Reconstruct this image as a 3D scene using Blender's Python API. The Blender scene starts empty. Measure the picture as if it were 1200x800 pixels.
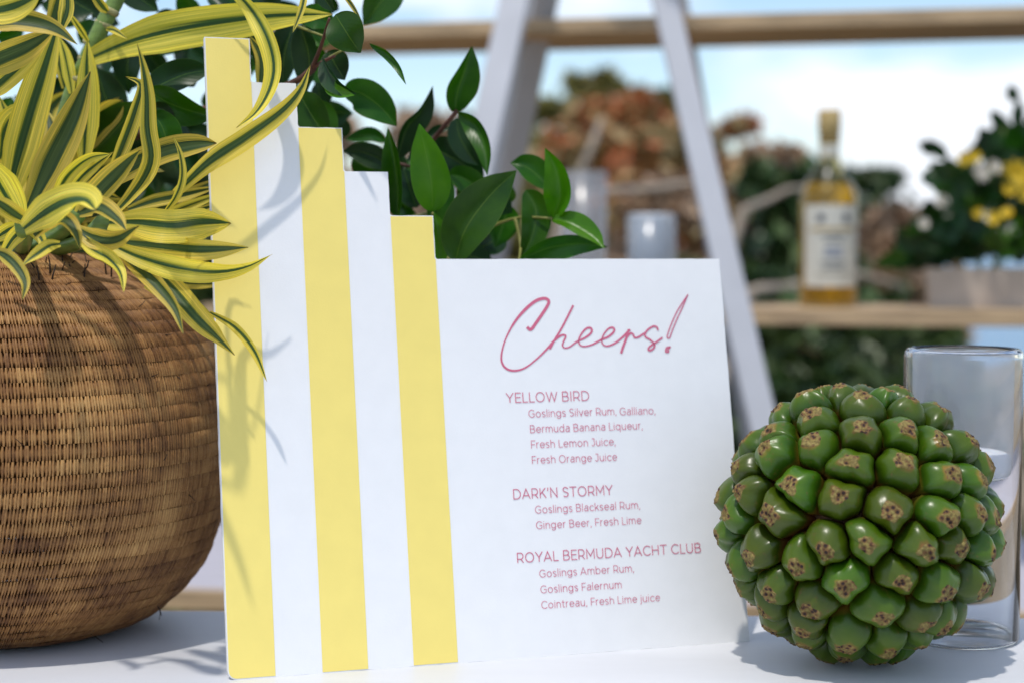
import bpy, bmesh, math, random
import numpy as np
from mathutils import Vector, Matrix
random.seed(7)
rng = np.random.default_rng(7)
scene = bpy.context.scene
COL = scene.collection
R = math.radians

# ------------------------------------------------------------------ camera
F = 2005.0                     # focal length in photo pixels (1200 wide)
EYE = 0.90 + 0.2837            # table top is at 0.90 m
PITCH = R(2.96)
cam_d = bpy.data.cameras.new('camera')
cam = bpy.data.objects.new('camera', cam_d)
COL.objects.link(cam)
cam.location = (0, 0, EYE)
cam.rotation_euler = (math.pi / 2 - PITCH, 0, 0)
cam_d.sensor_width = 36.0
cam_d.lens = 36.0 * F / 1200.0
cam_d.clip_start = 0.02
cam_d.clip_end = 20000
cam_d.dof.use_dof = True
cam_d.dof.focus_distance = 1.165
cam_d.dof.aperture_fstop = cam_d.lens / 15.0
cam_d.dof.aperture_blades = 0
scene.camera = cam

# ------------------------------------------------------------------ sun, sky, exposure
SUN_EL = R(70)
SUN_AZ = R(30)                 # to the left of straight behind the camera
sun_vec = Vector((-math.sin(SUN_AZ) * math.cos(SUN_EL), -math.cos(SUN_AZ) * math.cos(SUN_EL), math.sin(SUN_EL)))
sun_d = bpy.data.lights.new('sun', 'SUN')
sun_d.energy = 2.3
sun_d.angle = R(1.8)
sun_d.color = (1.0, 0.945, 0.87)
sun = bpy.data.objects.new('sun', sun_d)
COL.objects.link(sun)
sun.rotation_euler = sun_vec.to_track_quat('Z', 'Y').to_euler()
sun.location = (0, 0, 6)

world = bpy.data.worlds.new('World')
scene.world = world
world.use_nodes = True
nt = world.node_tree
nt.nodes.clear()
wo = nt.nodes.new('ShaderNodeOutputWorld')
bg = nt.nodes.new('ShaderNodeBackground')
sky = nt.nodes.new('ShaderNodeTexSky')
sky.sky_type = 'NISHITA'
sky.sun_disc = False
sky.sun_elevation = SUN_EL
sky.sun_rotation = R(180) + SUN_AZ
sky.air_density = 1.0
sky.dust_density = 0.3
sky.ozone_density = 2.0
bg.inputs['Strength'].default_value = 0.15
tc = nt.nodes.new('ShaderNodeTexCoord')
mp = nt.nodes.new('ShaderNodeMapping')
mp.inputs['Scale'].default_value = (1.0, 1.0, 2.4)
mp.inputs['Location'].default_value = (0.35, 0.2, 0.1)
nz = nt.nodes.new('ShaderNodeTexNoise')
nz.inputs['Scale'].default_value = 4.2
nz.inputs['Detail'].default_value = 7
nz.inputs['Roughness'].default_value = 0.55
rp = nt.nodes.new('ShaderNodeValToRGB')
rp.color_ramp.elements[0].position = 0.48
rp.color_ramp.elements[1].position = 0.60
mx = nt.nodes.new('ShaderNodeMixRGB')
mx.inputs[2].default_value = (6.5, 6.8, 7.3, 1)
nt.links.new(tc.outputs['Generated'], mp.inputs['Vector'])
nt.links.new(mp.outputs[0], nz.inputs['Vector'])
nt.links.new(nz.outputs['Fac'], rp.inputs[0])
nt.links.new(rp.outputs[0], mx.inputs[0])
nt.links.new(sky.outputs[0], mx.inputs[1])
nt.links.new(mx.outputs[0], bg.inputs['Color'])
nt.links.new(bg.outputs[0], wo.inputs['Surface'])

scene.view_settings.view_transform = 'Standard'
scene.view_settings.look = 'None'
scene.view_settings.exposure = 0.2
scene.view_settings.gamma = 1.0
scene.render.resolution_x = 1024
scene.render.resolution_y = 682
scene.cycles.use_denoising = True
scene.cycles.max_bounces = 10
scene.cycles.transparent_max_bounces = 12

# ------------------------------------------------------------------ helpers
CP, SP = math.cos(PITCH), math.sin(PITCH)

def P(px, py, d):
    """World point that the photo pixel (1200x800) shows at distance d in front of the camera."""
    x = (px - 600) / F
    y = -(py - 400) / F
    v = Vector((x, CP + y * SP, -SP + y * CP))
    v *= d / v.y
    return Vector((v.x, v.y, v.z + EYE))

def link(o, parent=None):
    COL.objects.link(o)
    if parent is not None:
        o.parent = parent
        bpy_inv = parent.matrix_basis.inverted()
        o.matrix_parent_inverse = bpy_inv
    return o

def mesh_obj(name, verts, faces, mat=None, parent=None, smooth=False, label=None):
    me = bpy.data.meshes.new(name)
    me.from_pydata([tuple(v) for v in verts], [], faces)
    if isinstance(mat, (list, tuple)):
        for m in mat:
            me.materials.append(m)
    elif mat:
        me.materials.append(mat)
    if smooth:
        me.polygons.foreach_set('use_smooth', [True] * len(me.polygons))
    me.update()
    o = bpy.data.objects.new(name, me)
    link(o, parent)
    if label:
        o['label'] = label
    return o

def thing(name, label, cat, loc=(0, 0, 0), group=None):
    o = bpy.data.objects.new(name, None)
    COL.objects.link(o)
    o.location = loc
    o.empty_display_size = 0.05
    o['label'] = label
    o['category'] = cat
    if group:
        o['group'] = group
    return o

def tag(o, label, cat, group=None):
    o['label'] = label
    o['category'] = cat
    if group:
        o['group'] = group
    return o

class MB:
    def __init__(s):
        s.v, s.f = [], []
    def add(s, v, f):
        k = len(s.v)
        s.v += [tuple(a) for a in v]
        s.f += [tuple(i + k for i in q) for q in f]
    def box(s, c, size, M=None):
        x, y, z = (a / 2 for a in size)
        vs = [Vector((i * x, j * y, k * z)) for i in (-1, 1) for j in (-1, 1) for k in (-1, 1)]
        if M:
            vs = [M @ v for v in vs]
        s.add([v + Vector(c) for v in vs], [(0, 1, 3, 2), (4, 6, 7, 5), (0, 4, 5, 1), (2, 3, 7, 6), (0, 2, 6, 4), (1, 5, 7, 3)])
    def beam(s, a, b, w, t, side=Vector((1, 0, 0)), bev=0.0015):
        """bevelled plank from a to b, w wide along side, t thick"""
        a, b = Vector(a), Vector(b)
        d = (b - a).normalized()
        sd = (side - d * side.dot(d)).normalized()
        n = d.cross(sd)
        x, y = w / 2, t / 2
        sec = [(-x + bev, -y), (x - bev, -y), (x, -y + bev), (x, y - bev), (x - bev, y), (-x + bev, y), (-x, y - bev), (-x, -y + bev)]
        vs = [p + sd * u + n * v for p in (a, b) for u, v in sec]
        fs = [(i, (i + 1) % 8, 8 + (i + 1) % 8, 8 + i) for i in range(8)]
        fs += [tuple(range(7, -1, -1)), tuple(range(8, 16))]
        s.add(vs, fs)
    def tube(s, pts, rad, n=8):
        pts = [Vector(p) for p in pts]
        rads = rad if isinstance(rad, (list, tuple)) else [rad] * len(pts)
        vs = []
        up = Vector((0.13, -1, 0.21)).normalized()
        for i, p in enumerate(pts):
            d = (pts[min(i + 1, len(pts) - 1)] - pts[max(i - 1, 0)]).normalized()
            a = d.cross(up)
            if a.length < 1e-4:
                a = d.cross(Vector((1, 0, 0)))
            a.normalize()
            b = d.cross(a)
            for k in range(n):
                t = 2 * math.pi * k / n
                vs.append(p + (a * math.cos(t) + b * math.sin(t)) * rads[i])
        fs = [(i * n + k, i * n + (k + 1) % n, (i + 1) * n + (k + 1) % n, (i + 1) * n + k) for i in range(len(pts) - 1) for k in range(n)]
        fs += [tuple(range(n - 1, -1, -1)), tuple((len(pts) - 1) * n + k for k in range(n))]
        s.add(vs, fs)
    def lathe(s, prof, n=48, c=(0, 0, 0), close=True):
        vs = []
        for r, z in prof:
            for k in range(n):
                t = 2 * math.pi * k / n
                vs.append((c[0] + r * math.cos(t), c[1] + r * math.sin(t), c[2] + z))
        m = len(prof)
        fs = [(i * n + k, i * n + (k + 1) % n, (i + 1) * n + (k + 1) % n, (i + 1) * n + k) for i in range(m - 1) for k in range(n)]
        if close:
            if prof[0][0] > 1e-6:
                fs.append(tuple(range(n - 1, -1, -1)))
            if prof[-1][0] > 1e-6:
                fs.append(tuple((m - 1) * n + k for k in range(n)))
        s.add(vs, fs)
    def build(s, name, mat=None, parent=None, smooth=False, label=None):
        return mesh_obj(name, s.v, s.f, mat, parent, smooth, label)

def catmull(pts, n):
    pts = [np.array(p, float) for p in pts]
    q = [2 * pts[0] - pts[1]] + pts + [2 * pts[-1] - pts[-2]]
    seg = [np.linalg.norm(pts[i + 1] - pts[i]) for i in range(len(pts) - 1)]
    cum = np.concatenate([[0], np.cumsum(seg)])
    out = []
    for k in range(n):
        s = cum[-1] * k / (n - 1)
        i = min(int(np.searchsorted(cum, s, side='right')) - 1, len(pts) - 2)
        t = (s - cum[i]) / max(seg[i], 1e-9)
        a, b, c, d = q[i], q[i + 1], q[i + 2], q[i + 3]
        out.append(0.5 * ((2 * b) + (-a + c) * t + (2 * a - 5 * b + 4 * c - d) * t * t + (-a + 3 * b - 3 * c + d) * t ** 3))
    return out

# ------------------------------------------------------------------ materials
def new_mat(name):
    m = bpy.data.materials.new(name)
    m.use_nodes = True
    return m, m.node_tree, m.node_tree.nodes['Principled BSDF']

def simple(name, col, rough=0.6, metal=0, noise=0.0, nscale=30, bump=0.0, bscale=200, spec=0.5, stretch=(1, 1, 1)):
    m, t, b = new_mat(name)
    b.inputs['Roughness'].default_value = rough
    b.inputs['Metallic'].default_value = metal
    b.inputs['Specular IOR Level'].default_value = spec
    b.inputs['Base Color'].default_value = (*col, 1)
    tcn = t.nodes.new('ShaderNodeTexCoord')
    mpn = t.nodes.new('ShaderNodeMapping')
    mpn.inputs['Scale'].default_value = stretch
    t.links.new(tcn.outputs['Object'], mpn.inputs[0])
    if noise:
        n = t.nodes.new('ShaderNodeTexNoise')
        n.inputs['Scale'].default_value = nscale
        n.inputs['Detail'].default_value = 6
        t.links.new(mpn.outputs[0], n.inputs['Vector'])
        r = t.nodes.new('ShaderNodeValToRGB')
        r.color_ramp.elements[0].position = 0.3
        r.color_ramp.elements[1].position = 0.7
        r.color_ramp.elements[0].color = (*[c * (1 - noise) for c in col], 1)
        r.color_ramp.elements[1].color = (*[min(1, c * (1 + noise)) for c in col], 1)
        t.links.new(n.outputs['Fac'], r.inputs[0])
        t.links.new(r.outputs[0], b.inputs['Base Color'])
    if bump:
        n = t.nodes.new('ShaderNodeTexNoise')
        n.inputs['Scale'].default_value = bscale
        n.inputs['Detail'].default_value = 4
        t.links.new(mpn.outputs[0], n.inputs['Vector'])
        bp = t.nodes.new('ShaderNodeBump')
        bp.inputs['Strength'].default_value = bump
        bp.inputs['Distance'].default_value = 0.001
        t.links.new(n.outputs['Fac'], bp.inputs['Height'])
        t.links.new(bp.outputs[0], b.inputs['Normal'])
    return m

M_board = simple('board_white_paper', (0.83, 0.825, 0.825), 0.55, noise=0.015, nscale=60, bump=0.10, bscale=900)
M_core = simple('board_foam_edge', (0.78, 0.77, 0.75), 0.9, noise=0.08, nscale=300, bump=0.5, bscale=700)
M_yellow = simple('print_yellow', (0.90, 0.72, 0.19), 0.5, noise=0.02, nscale=50, bump=0.10, bscale=900)
M_pink = simple('print_pink', (0.62, 0.13, 0.22), 0.55)
M_table = simple('table_white_paint', (0.64, 0.65, 0.675), 0.42, noise=0.10, nscale=9, bump=0.25, bscale=60, stretch=(0.25, 1, 1))
M_tabletrim = simple('table_pine', (0.42, 0.27, 0.14), 0.6, noise=0.2, nscale=8, stretch=(1, 12, 12))
M_leg = simple('rack_white_paint', (0.42, 0.43, 0.465), 0.55, noise=0.06, nscale=12)
M_plank = simple('plank_pine', (0.46, 0.32, 0.18), 0.65, noise=0.28, nscale=5, bump=0.3, bscale=60, stretch=(1, 10, 14))
M_lowplank = simple('plank_limewashed', (0.44, 0.42, 0.46), 0.7, noise=0.15, nscale=5, stretch=(1, 10, 10))

def glass_mat(name, col=(1, 1, 1), rough=0.0, ior=1.46):
    m, t, b = new_mat(name)
    b.inputs['Base Color'].default_value = (*col, 1)
    b.inputs['Transmission Weight'].default_value = 1
    b.inputs['Roughness'].default_value = rough
    b.inputs['IOR'].default_value = ior
    return m
def thin_glass(name, tint, haze=0.0, hazecol=(.8, .83, .88)):
    m = bpy.data.materials.new(name); m.use_nodes = True
    t = m.node_tree; N, Lk = t.nodes, t.links; N.clear()
    o = N.new('ShaderNodeOutputMaterial'); tr = N.new('ShaderNodeBsdfTransparent'); tr.inputs[0].default_value = (*tint, 1)
    gs = N.new('ShaderNodeBsdfGlossy'); gs.inputs['Roughness'].default_value = .03 if name == 'holder_glass' else .22
    fr = N.new('ShaderNodeLayerWeight'); fr.inputs['Blend'].default_value = .5
    pw = N.new('ShaderNodeMath'); pw.operation = 'POWER'; pw.inputs[1].default_value = 3.2; Lk.new(fr.outputs['Facing'], pw.inputs[0])
    fm = N.new('ShaderNodeMath'); fm.operation = 'MULTIPLY_ADD'; fm.inputs[1].default_value = .8; fm.inputs[2].default_value = .045; Lk.new(pw.outputs[0], fm.inputs[0])
    mxx = N.new('ShaderNodeMixShader'); Lk.new(fm.outputs[0], mxx.inputs[0]); Lk.new(tr.outputs[0], mxx.inputs[1]); Lk.new(gs.outputs[0], mxx.inputs[2])
    res = mxx.outputs[0]
    if haze:
        df = N.new('ShaderNodeBsdfDiffuse'); df.inputs[0].default_value = (*hazecol, 1)
        tl = N.new('ShaderNodeBsdfTranslucent'); tl.inputs[0].default_value = (*hazecol, 1)
        mm = N.new('ShaderNodeMixShader'); mm.inputs[0].default_value = .5
        Lk.new(df.outputs[0], mm.inputs[1]); Lk.new(tl.outputs[0], mm.inputs[2])
        m2 = N.new('ShaderNodeMixShader'); m2.inputs[0].default_value = haze
        Lk.new(res, m2.inputs[1]); Lk.new(mm.outputs[0], m2.inputs[2]); res = m2.outputs[0]
    Lk.new(res, o.inputs[0])
    return m
M_glass = glass_mat('clear_glass', (0.97, 0.985, 1.0))
M_glassf = thin_glass('grey_glass', (0.93, 0.95, 0.98), .13)
M_tumbler = thin_glass('tumbler_glass', (0.96, 0.98, 1.0), .15)
M_holder_glass = glass_mat('holder_glass', (1, 1, 1), 0.0, 1.32)
M_frost = thin_glass('faintly_frosted_glass', (0.94, 0.96, 0.99), .30)
M_wax = simple('white_wax', (0.82, 0.82, 0.84), 0.5, spec=0.3)
M_wax.node_tree.nodes['Principled BSDF'].inputs['Subsurface Weight'].default_value = 0.3
M_wax.node_tree.nodes['Principled BSDF'].inputs['Subsurface Radius'].default_value = (0.02, 0.015, 0.01)

def leaf_mat(name, kind):
    """UV.x runs 0..1 across the blade, UV.y 0..1 along it."""
    m, t, b = new_mat(name)
    N, Lk = t.nodes, t.links
    uv = N.new('ShaderNodeUVMap')
    sep = N.new('ShaderNodeSeparateXYZ')
    Lk.new(uv.outputs[0], sep.inputs[0])
    oi = N.new('ShaderNodeObjectInfo')
    def math_(op, a, bb=None, c=None):
        n = N.new('ShaderNodeMath'); n.operation = op
        for i, x in enumerate((a, bb, c)):
            if x is None: continue
            if isinstance(x, (int, float)): n.inputs[i].default_value = x
            else: Lk.new(x, n.inputs[i])
        return n.outputs[0]
    def ramp(fac, stops):
        r = N.new('ShaderNodeValToRGB')
        e = r.color_ramp.elements
        while len(e) < len(stops): e.new(0.5)
        for k, (p, c) in enumerate(stops):
            e[k].position = p; e[k].color = (*c, 1)
        Lk.new(fac, r.inputs[0])
        return r.outputs[0]
    ctr = 0.5
    if kind == 'striped':
        rnd2 = math_('FRACT', math_('MULTIPLY', oi.outputs['Random'], 17.3))
        wv = math_('SINE', math_('ADD', math_('MULTIPLY', sep.outputs[1], 5.0), math_('MULTIPLY', rnd2, 6.28)))
        ctr = math_('ADD', math_('ADD', 0.44, math_('MULTIPLY', rnd2, 0.12)), math_('MULTIPLY', wv, 0.022))
    au = math_('ABSOLUTE', math_('SUBTRACT', sep.outputs[0], ctr))
    comb = N.new('ShaderNodeCombineXYZ')
    Lk.new(math_('MULTIPLY', sep.outputs[0], 36.0), comb.inputs[0])
    Lk.new(math_('MULTIPLY', sep.outputs[1], 1.6), comb.inputs[1])
    Lk.new(math_('MULTIPLY', oi.outputs['Random'], 90.0), comb.inputs[2])
    ns = N.new('ShaderNodeTexNoise'); ns.inputs['Scale'].default_value = 1.0; ns.inputs['Detail'].default_value = 3
    Lk.new(comb.outputs[0], ns.inputs['Vector'])
    tcn = N.new('ShaderNodeTexCoord')
    blot = N.new('ShaderNodeTexNoise'); blot.inputs['Scale'].default_value = 38.0; blot.inputs['Detail'].default_value = 4
    Lk.new(tcn.outputs['Object'], blot.inputs['Vector'])
    if kind == 'striped':
        off = math_('ADD', au, math_('MULTIPLY', math_('SUBTRACT', ns.outputs['Fac'], 0.5), 0.20))
        off = math_('ADD', off, math_('MULTIPLY', math_('SUBTRACT', oi.outputs['Random'], 0.55), 0.16))
        g = ramp(off, [(0.0, (0.085, 0.150, 0.050)), (0.06, (0.040, 0.090, 0.035)), (0.125, (0.050, 0.115, 0.028)), (0.168, (0.62, 0.52, 0.06)), (0.34, (0.88, 0.70, 0.13)), (0.5, (0.86, 0.66, 0.08))])
        streak = ramp(ns.outputs['Fac'], [(0.35, (0.60, 0.68, 0.58)), (0.58, (1.06, 1.04, 1.0)), (0.70, (1.7, 1.6, 1.7))])
        col = N.new('ShaderNodeMixRGB'); col.blend_type = 'MULTIPLY'; col.inputs[0].default_value = 0.75
        Lk.new(g, col.inputs[1]); Lk.new(streak, col.inputs[2])
        out = col.outputs[0]
        # brown tip
        tipf = ramp(sep.outputs[1], [(0.975, (0, 0, 0)), (1.0, (.8, .8, .8))])
        mt = N.new('ShaderNodeMixRGB'); mt.inputs[2].default_value = (0.16, 0.07, 0.02, 1)
        Lk.new(tipf, mt.inputs[0]); Lk.new(out, mt.inputs[1])
        out = mt.outputs[0]
        rough, bumpw = 0.42, ns.outputs['Fac']
    else:
        # pinnate side veins: distance to slanted lines
        vv = math_('FRACT', math_('SUBTRACT', math_('MULTIPLY', sep.outputs[1], 9.0), math_('MULTIPLY', au, 6.5)))
        vv = math_('ABSOLUTE', math_('SUBTRACT', vv, 0.5))
        side = ramp(vv, [(0.0, (1.2, 1.2, 1.1)), (0.05, (1.0, 1.0, 1.0)), (1.0, (1.0, 1.0, 1.0))])
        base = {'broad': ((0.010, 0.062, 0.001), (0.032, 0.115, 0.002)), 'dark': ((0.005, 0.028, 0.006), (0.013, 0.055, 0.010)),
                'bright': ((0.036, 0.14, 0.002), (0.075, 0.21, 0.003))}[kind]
        c0 = ramp(blot.outputs['Fac'], [(0.3, base[0]), (0.7, base[1])])
        col = N.new('ShaderNodeMixRGB'); col.blend_type = 'MULTIPLY'; col.inputs[0].default_value = 0.6
        Lk.new(c0, col.inputs[1]); Lk.new(side, col.inputs[2])
        vein = ramp(au, [(0.0, (.6, .6, .6)), (0.006, (0.45, 0.45, 0.45)), (0.013, (0, 0, 0)), (0.486, (0, 0, 0)), (0.497, (0.4, 0.4, 0.4))])
        mt = N.new('ShaderNodeMixRGB'); mt.inputs[2].default_value = (0.16, 0.28, 0.04, 1)
        Lk.new(vein, mt.inputs[0]); Lk.new(col.outputs[0], mt.inputs[1])
        out = mt.outputs[0]
        rough = 0.33
        bumpw = math_('ADD', math_('MULTIPLY', vv, 0.35), math_('MULTIPLY', blot.outputs['Fac'], 0.8))
    hs = N.new('ShaderNodeHueSaturation')
    Lk.new(math_('ADD', 0.80, math_('MULTIPLY', oi.outputs['Random'], 0.35)), hs.inputs['Value'])
    Lk.new(math_('ADD', 0.488, math_('MULTIPLY', oi.outputs['Random'], 0.022)), hs.inputs['Hue'])
    Lk.new(out, hs.inputs['Color'])
    Lk.new(hs.outputs[0], b.inputs['Base Color'])
    b.inputs['Roughness'].default_value = rough
    b.inputs['Specular IOR Level'].default_value = 0.4 if kind == 'striped' else 0.30
    bp = N.new('ShaderNodeBump'); bp.inputs['Strength'].default_value = 0.35; bp.inputs['Distance'].default_value = 0.0005 if kind != 'striped' else 0.0008
    Lk.new(bumpw, bp.inputs['Height']); Lk.new(bp.outputs[0], b.inputs['Normal'])
    tr = N.new('ShaderNodeBsdfTranslucent')
    tcx = N.new('ShaderNodeMixRGB'); tcx.blend_type = 'MULTIPLY'; tcx.inputs[0].default_value = 1
    tcx.inputs[2].default_value = (1.25, 1.35, 0.35, 1) if kind != 'striped' else (1.0, 1.0, 0.45, 1)
    Lk.new(hs.outputs[0], tcx.inputs[1]); Lk.new(tcx.outputs[0], tr.inputs['Color'])
    ms = N.new('ShaderNodeMixShader'); ms.inputs[0].default_value = 0.40 if kind == 'striped' else 0.22
    Lk.new(b.outputs[0], ms.inputs[1]); Lk.new(tr.outputs[0], ms.inputs[2])
    Lk.new(ms.outputs[0], N['Material Output'].inputs['Surface'])
    return m
M_striped = leaf_mat('striped_leaf', 'striped')
M_broad = leaf_mat('broad_leaf', 'broad')
M_darkleaf = leaf_mat('dark_leaf', 'dark')
M_brightleaf = leaf_mat('bright_leaf', 'bright')
M_cane = simple('green_cane', (0.14, 0.22, 0.04), 0.4, noise=0.3, nscale=60, stretch=(1, 1, 4))
M_node = simple('cane_ring', (0.36, 0.33, 0.14), 0.7, noise=0.4, nscale=200)
M_twig = simple('red_brown_twig', (0.10, 0.035, 0.02), 0.6, noise=0.3, nscale=80)
M_olive = simple('olive_twig', (0.20, 0.20, 0.04), 0.55, noise=0.2, nscale=80)

# ------------------------------------------------------------------ menu board's plane
K = 0.2837
YAW, LEAN = R(17.71), R(11.56)
bd = Vector((math.cos(YAW), math.sin(YAW), 0))
bn = Vector((math.sin(YAW), -math.cos(YAW), 0))
bu = Vector((0, 0, math.cos(LEAN))) - bn * math.sin(LEAN)
bN = bd.cross(bu).normalized()          # front face normal
if bN.y > 0: bN = -bN
B0 = Vector((-0.6659 * K, 3.9661 * K, 0.90))
def board_y(px, py):
    e = Vector((0, 0, EYE)); d = (P(px, py, 1.0) - e)
    return (B0 - e).dot(bN) / d.dot(bN)

# ------------------------------------------------------------------ leaf builders
def blade(name, spine_px, hw, mat, parent, depth, twist=(0, 0), fold=0.25, prof='strap', n=26, m=9, wave=0.0, facing=None, label=None, blunt=0):
    """spine_px: [(px,py)] base -> tip; hw: widest half-width in photo pixels; depth: (base, tip)."""
    L = len(spine_px)
    d0, d1 = depth if isinstance(depth, tuple) else (depth, depth)
    arch = 0.0
    pts = []
    for i, p in enumerate(spine_px):
        t = i / (L - 1)
        d = p[2] if len(p) > 2 else d0 + (d1 - d0) * t
        pts.append(P(p[0], p[1], d))
    sp = [Vector(q) for q in catmull(pts, n)]
    W = hw * (d0 + d1) / 2 / F
    verts, uvs = [], []
    ph = random.uniform(0, 6.28)
    bow = random.uniform(-.35, .1) if prof != 'strap' else 0
    eye = Vector((0, 0, EYE))
    for i in range(n):
        t = i / (n - 1)
        tan = (sp[min(i + 1, n - 1)] - sp[max(i - 1, 0)]).normalized()
        fc = (eye - sp[i]).normalized() if facing is None else Vector(facing).normalized()
        nr = (fc - tan * fc.dot(tan)).normalized()
        ang = R(twist[0] + (twist[1] - twist[0]) * t)
        nr = Matrix.Rotation(ang, 3, tan) @ nr
        sd = tan.cross(nr)
        if prof == 'strap':
            w = min(1, 0.42 + 1.9 * t) * (1 - max(0, (t - 0.40) / 0.60) ** (2.3 if not blunt else 6))
        else:
            w = (math.sin(math.pi * min(1, t ** 0.80)) ** 0.72) if prof == 'ovate' else (math.sin(math.pi * t ** 0.62) ** 0.85)
            w *= 1 - 0.35 * max(0, (t - 0.82) / 0.18)
        w = max(w, 0.015) * W
        for k in range(m):
            u = 2 * k / (m - 1) - 1
            h = fold * (abs(u) ** 1.3) * w
            h += wave * W * math.sin(9 * t + ph + u * 1.2) * abs(u)
            h += bow * W * (t - .5) ** 2 * 4
            verts.append(sp[i] + sd * (u * w * (1 - 0.12 * fold)) + nr * h)
            uvs.append(((u + 1) / 2, t))
    faces = [(i * m + k, i * m + k + 1, (i + 1) * m + k + 1, (i + 1) * m + k) for i in range(n - 1) for k in range(m - 1)]
    o = mesh_obj(name, verts, faces, mat, parent, True, label)
    ul = o.data.uv_layers.new(name='UVMap')
    vi = np.empty(len(o.data.loops), dtype=np.int32)
    o.data.loops.foreach_get('vertex_index', vi)
    ul.data.foreach_set('uv', np.array(uvs, dtype=np.float32)[vi].ravel())
    return o

# ------------------------------------------------------------------ ground, sea
M_ground = simple('sandy_soil', (0.20, 0.155, 0.10), 0.95, noise=0.45, nscale=0.9, bump=0.6, bscale=14)
g = MB()
nx, ny = 60, 50
xs = np.linspace(-16, 16, nx); ys = np.linspace(-8, 17, ny)
gv = []
for y in ys:
    for x in xs:
        h = 0.05 * math.sin(x * 1.3 + y * 0.7) * math.sin(y * 0.9 - x * 0.4) * min(1, max(0, (y - 3.2) / 2))
        gv.append((x, y, -0.02 + h - 0.15 * max(0, y - 14) ** 1.6))
gf = [(j * nx + i, j * nx + i + 1, (j + 1) * nx + i + 1, (j + 1) * nx + i) for j in range(ny - 1) for i in range(nx - 1)]
g.add(gv, gf)
ground = g.build('ground', M_ground, None, True); ground['kind'] = 'structure'
M_sea, t_, b_ = new_mat('sea_water')
b_.inputs['Base Color'].default_value = (0.04, 0.17, 0.30, 1)
b_.inputs['Roughness'].default_value = 0.25
n_ = t_.nodes.new('ShaderNodeTexNoise'); n_.inputs['Scale'].default_value = 0.8; n_.inputs['Detail'].default_value = 6
tc_ = t_.nodes.new('ShaderNodeTexCoord'); t_.links.new(tc_.outputs['Object'], n_.inputs['Vector'])
bp_ = t_.nodes.new('ShaderNodeBump'); bp_.inputs['Strength'].default_value = 0.5; bp_.inputs['Distance'].default_value = 0.2
t_.links.new(n_.outputs['Fac'], bp_.inputs['Height']); t_.links.new(bp_.outputs[0], b_.inputs['Normal'])
sea = mesh_obj('sea', [(-6000, -200, -0.9), (6000, -200, -0.9), (6000, 9000, -0.9), (-6000, 9000, -0.9)], [(0, 1, 2, 3)], M_sea)
sea['kind'] = 'structure'

# ------------------------------------------------------------------ table
TT = 0.90
table = thing('table', 'white painted table top holding the sign, basket, fruit and glass', 'table', (0, 1.0, 0))
ya, yb = 1.352, 1.322           # back edge is a touch nearer at the right
def slab(x0, x1, zl, zh, y0=0.62, lip=0.0, bev=0.003):
    def yb_(x): return ya + (yb - ya) * (x + 0.3) / 0.7
    b = MB()
    pr = [(zl, 0), (zh - bev, 0), (zh, bev)]
    vs = [(x0, y0, zl), (x1, y0, zl), (x1, yb_(x1), zl), (x0, yb_(x0), zl),
          (x0, y0, zh - bev), (x1, y0, zh - bev), (x1, yb_(x1), zh - bev), (x0, yb_(x0), zh - bev),
          (x0 + bev, y0 + bev, zh), (x1 - bev, y0 + bev, zh), (x1 - bev, yb_(x1) - bev, zh), (x0 + bev, yb_(x0) - bev, zh)]
    fs = [(3, 2, 1, 0), (8, 9, 10, 11)]
    for lv in (0, 4):
        for i in range(4):
            fs.append((lv + i, lv + (i + 1) % 4, lv + 4 + (i + 1) % 4, lv + 4 + i))
    b.add(vs, fs)
    return b
slab(-1.05, 1.05, TT - 0.030, TT).build('tabletop', M_table, table)
for sx in (-0.95, 0.95):
    for sy in (0.70, 1.22):
        b = MB(); b.beam((sx, sy, 0), (sx, sy, TT - 0.031), 0.05, 0.05); b.build('leg', M_leg, table)
b = MB(); b.box((0, 0.70, TT - 0.075), (1.84, 0.02, 0.085)); b.build('apron', M_leg, table)
b = MB(); b.box((0, 1.22, TT - 0.075), (1.84, 0.02, 0.085)); b.build('apron', M_leg, table)

# ------------------------------------------------------------------ menu board
S_ = 0.1121 * K; WB = 1.3432 * K; HB = 1.5647 * K; DH = 0.1121 * K
TH = 0.005
def B(u, v, o=0.0):
    return B0 + bd * u + bu * v + bN * o
def to_board(px, py):
    """photo pixel -> (u, v) on the board's face"""
    e = Vector((0, 0, EYE)); d = (P(px, py, 1.0) - e)
    t = (B0 - e).dot(bN) / d.dot(bN)
    q = e + d * t - B0
    return q.dot(bd), q.dot(bu)
board = thing('menu_sign', 'white and yellow striped stepped drinks menu board reading Cheers!', 'menu sign', tuple(B(WB / 2, 0)))
def arc(cx, cy, r, a0, a1, n=5):
    return [(cx + r * math.cos(R(a0 + (a1 - a0) * i / n)), cy + r * math.sin(R(a0 + (a1 - a0) * i / n))) for i in range(n + 1)]
out = arc(0.006, 0.006, 0.006, 180, 270) + [(WB, 0), (WB, HB - 5 * DH)]
ri = 0.0018
for k in range(5, 0, -1):
    x, yl = k * S_, HB - k * DH
    out += [(x + ri, yl)] + arc(x + ri, yl + ri, ri, 270, 180, 4)[1:] + [(x, yl + DH)]
out += [(0, HB)]
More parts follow.
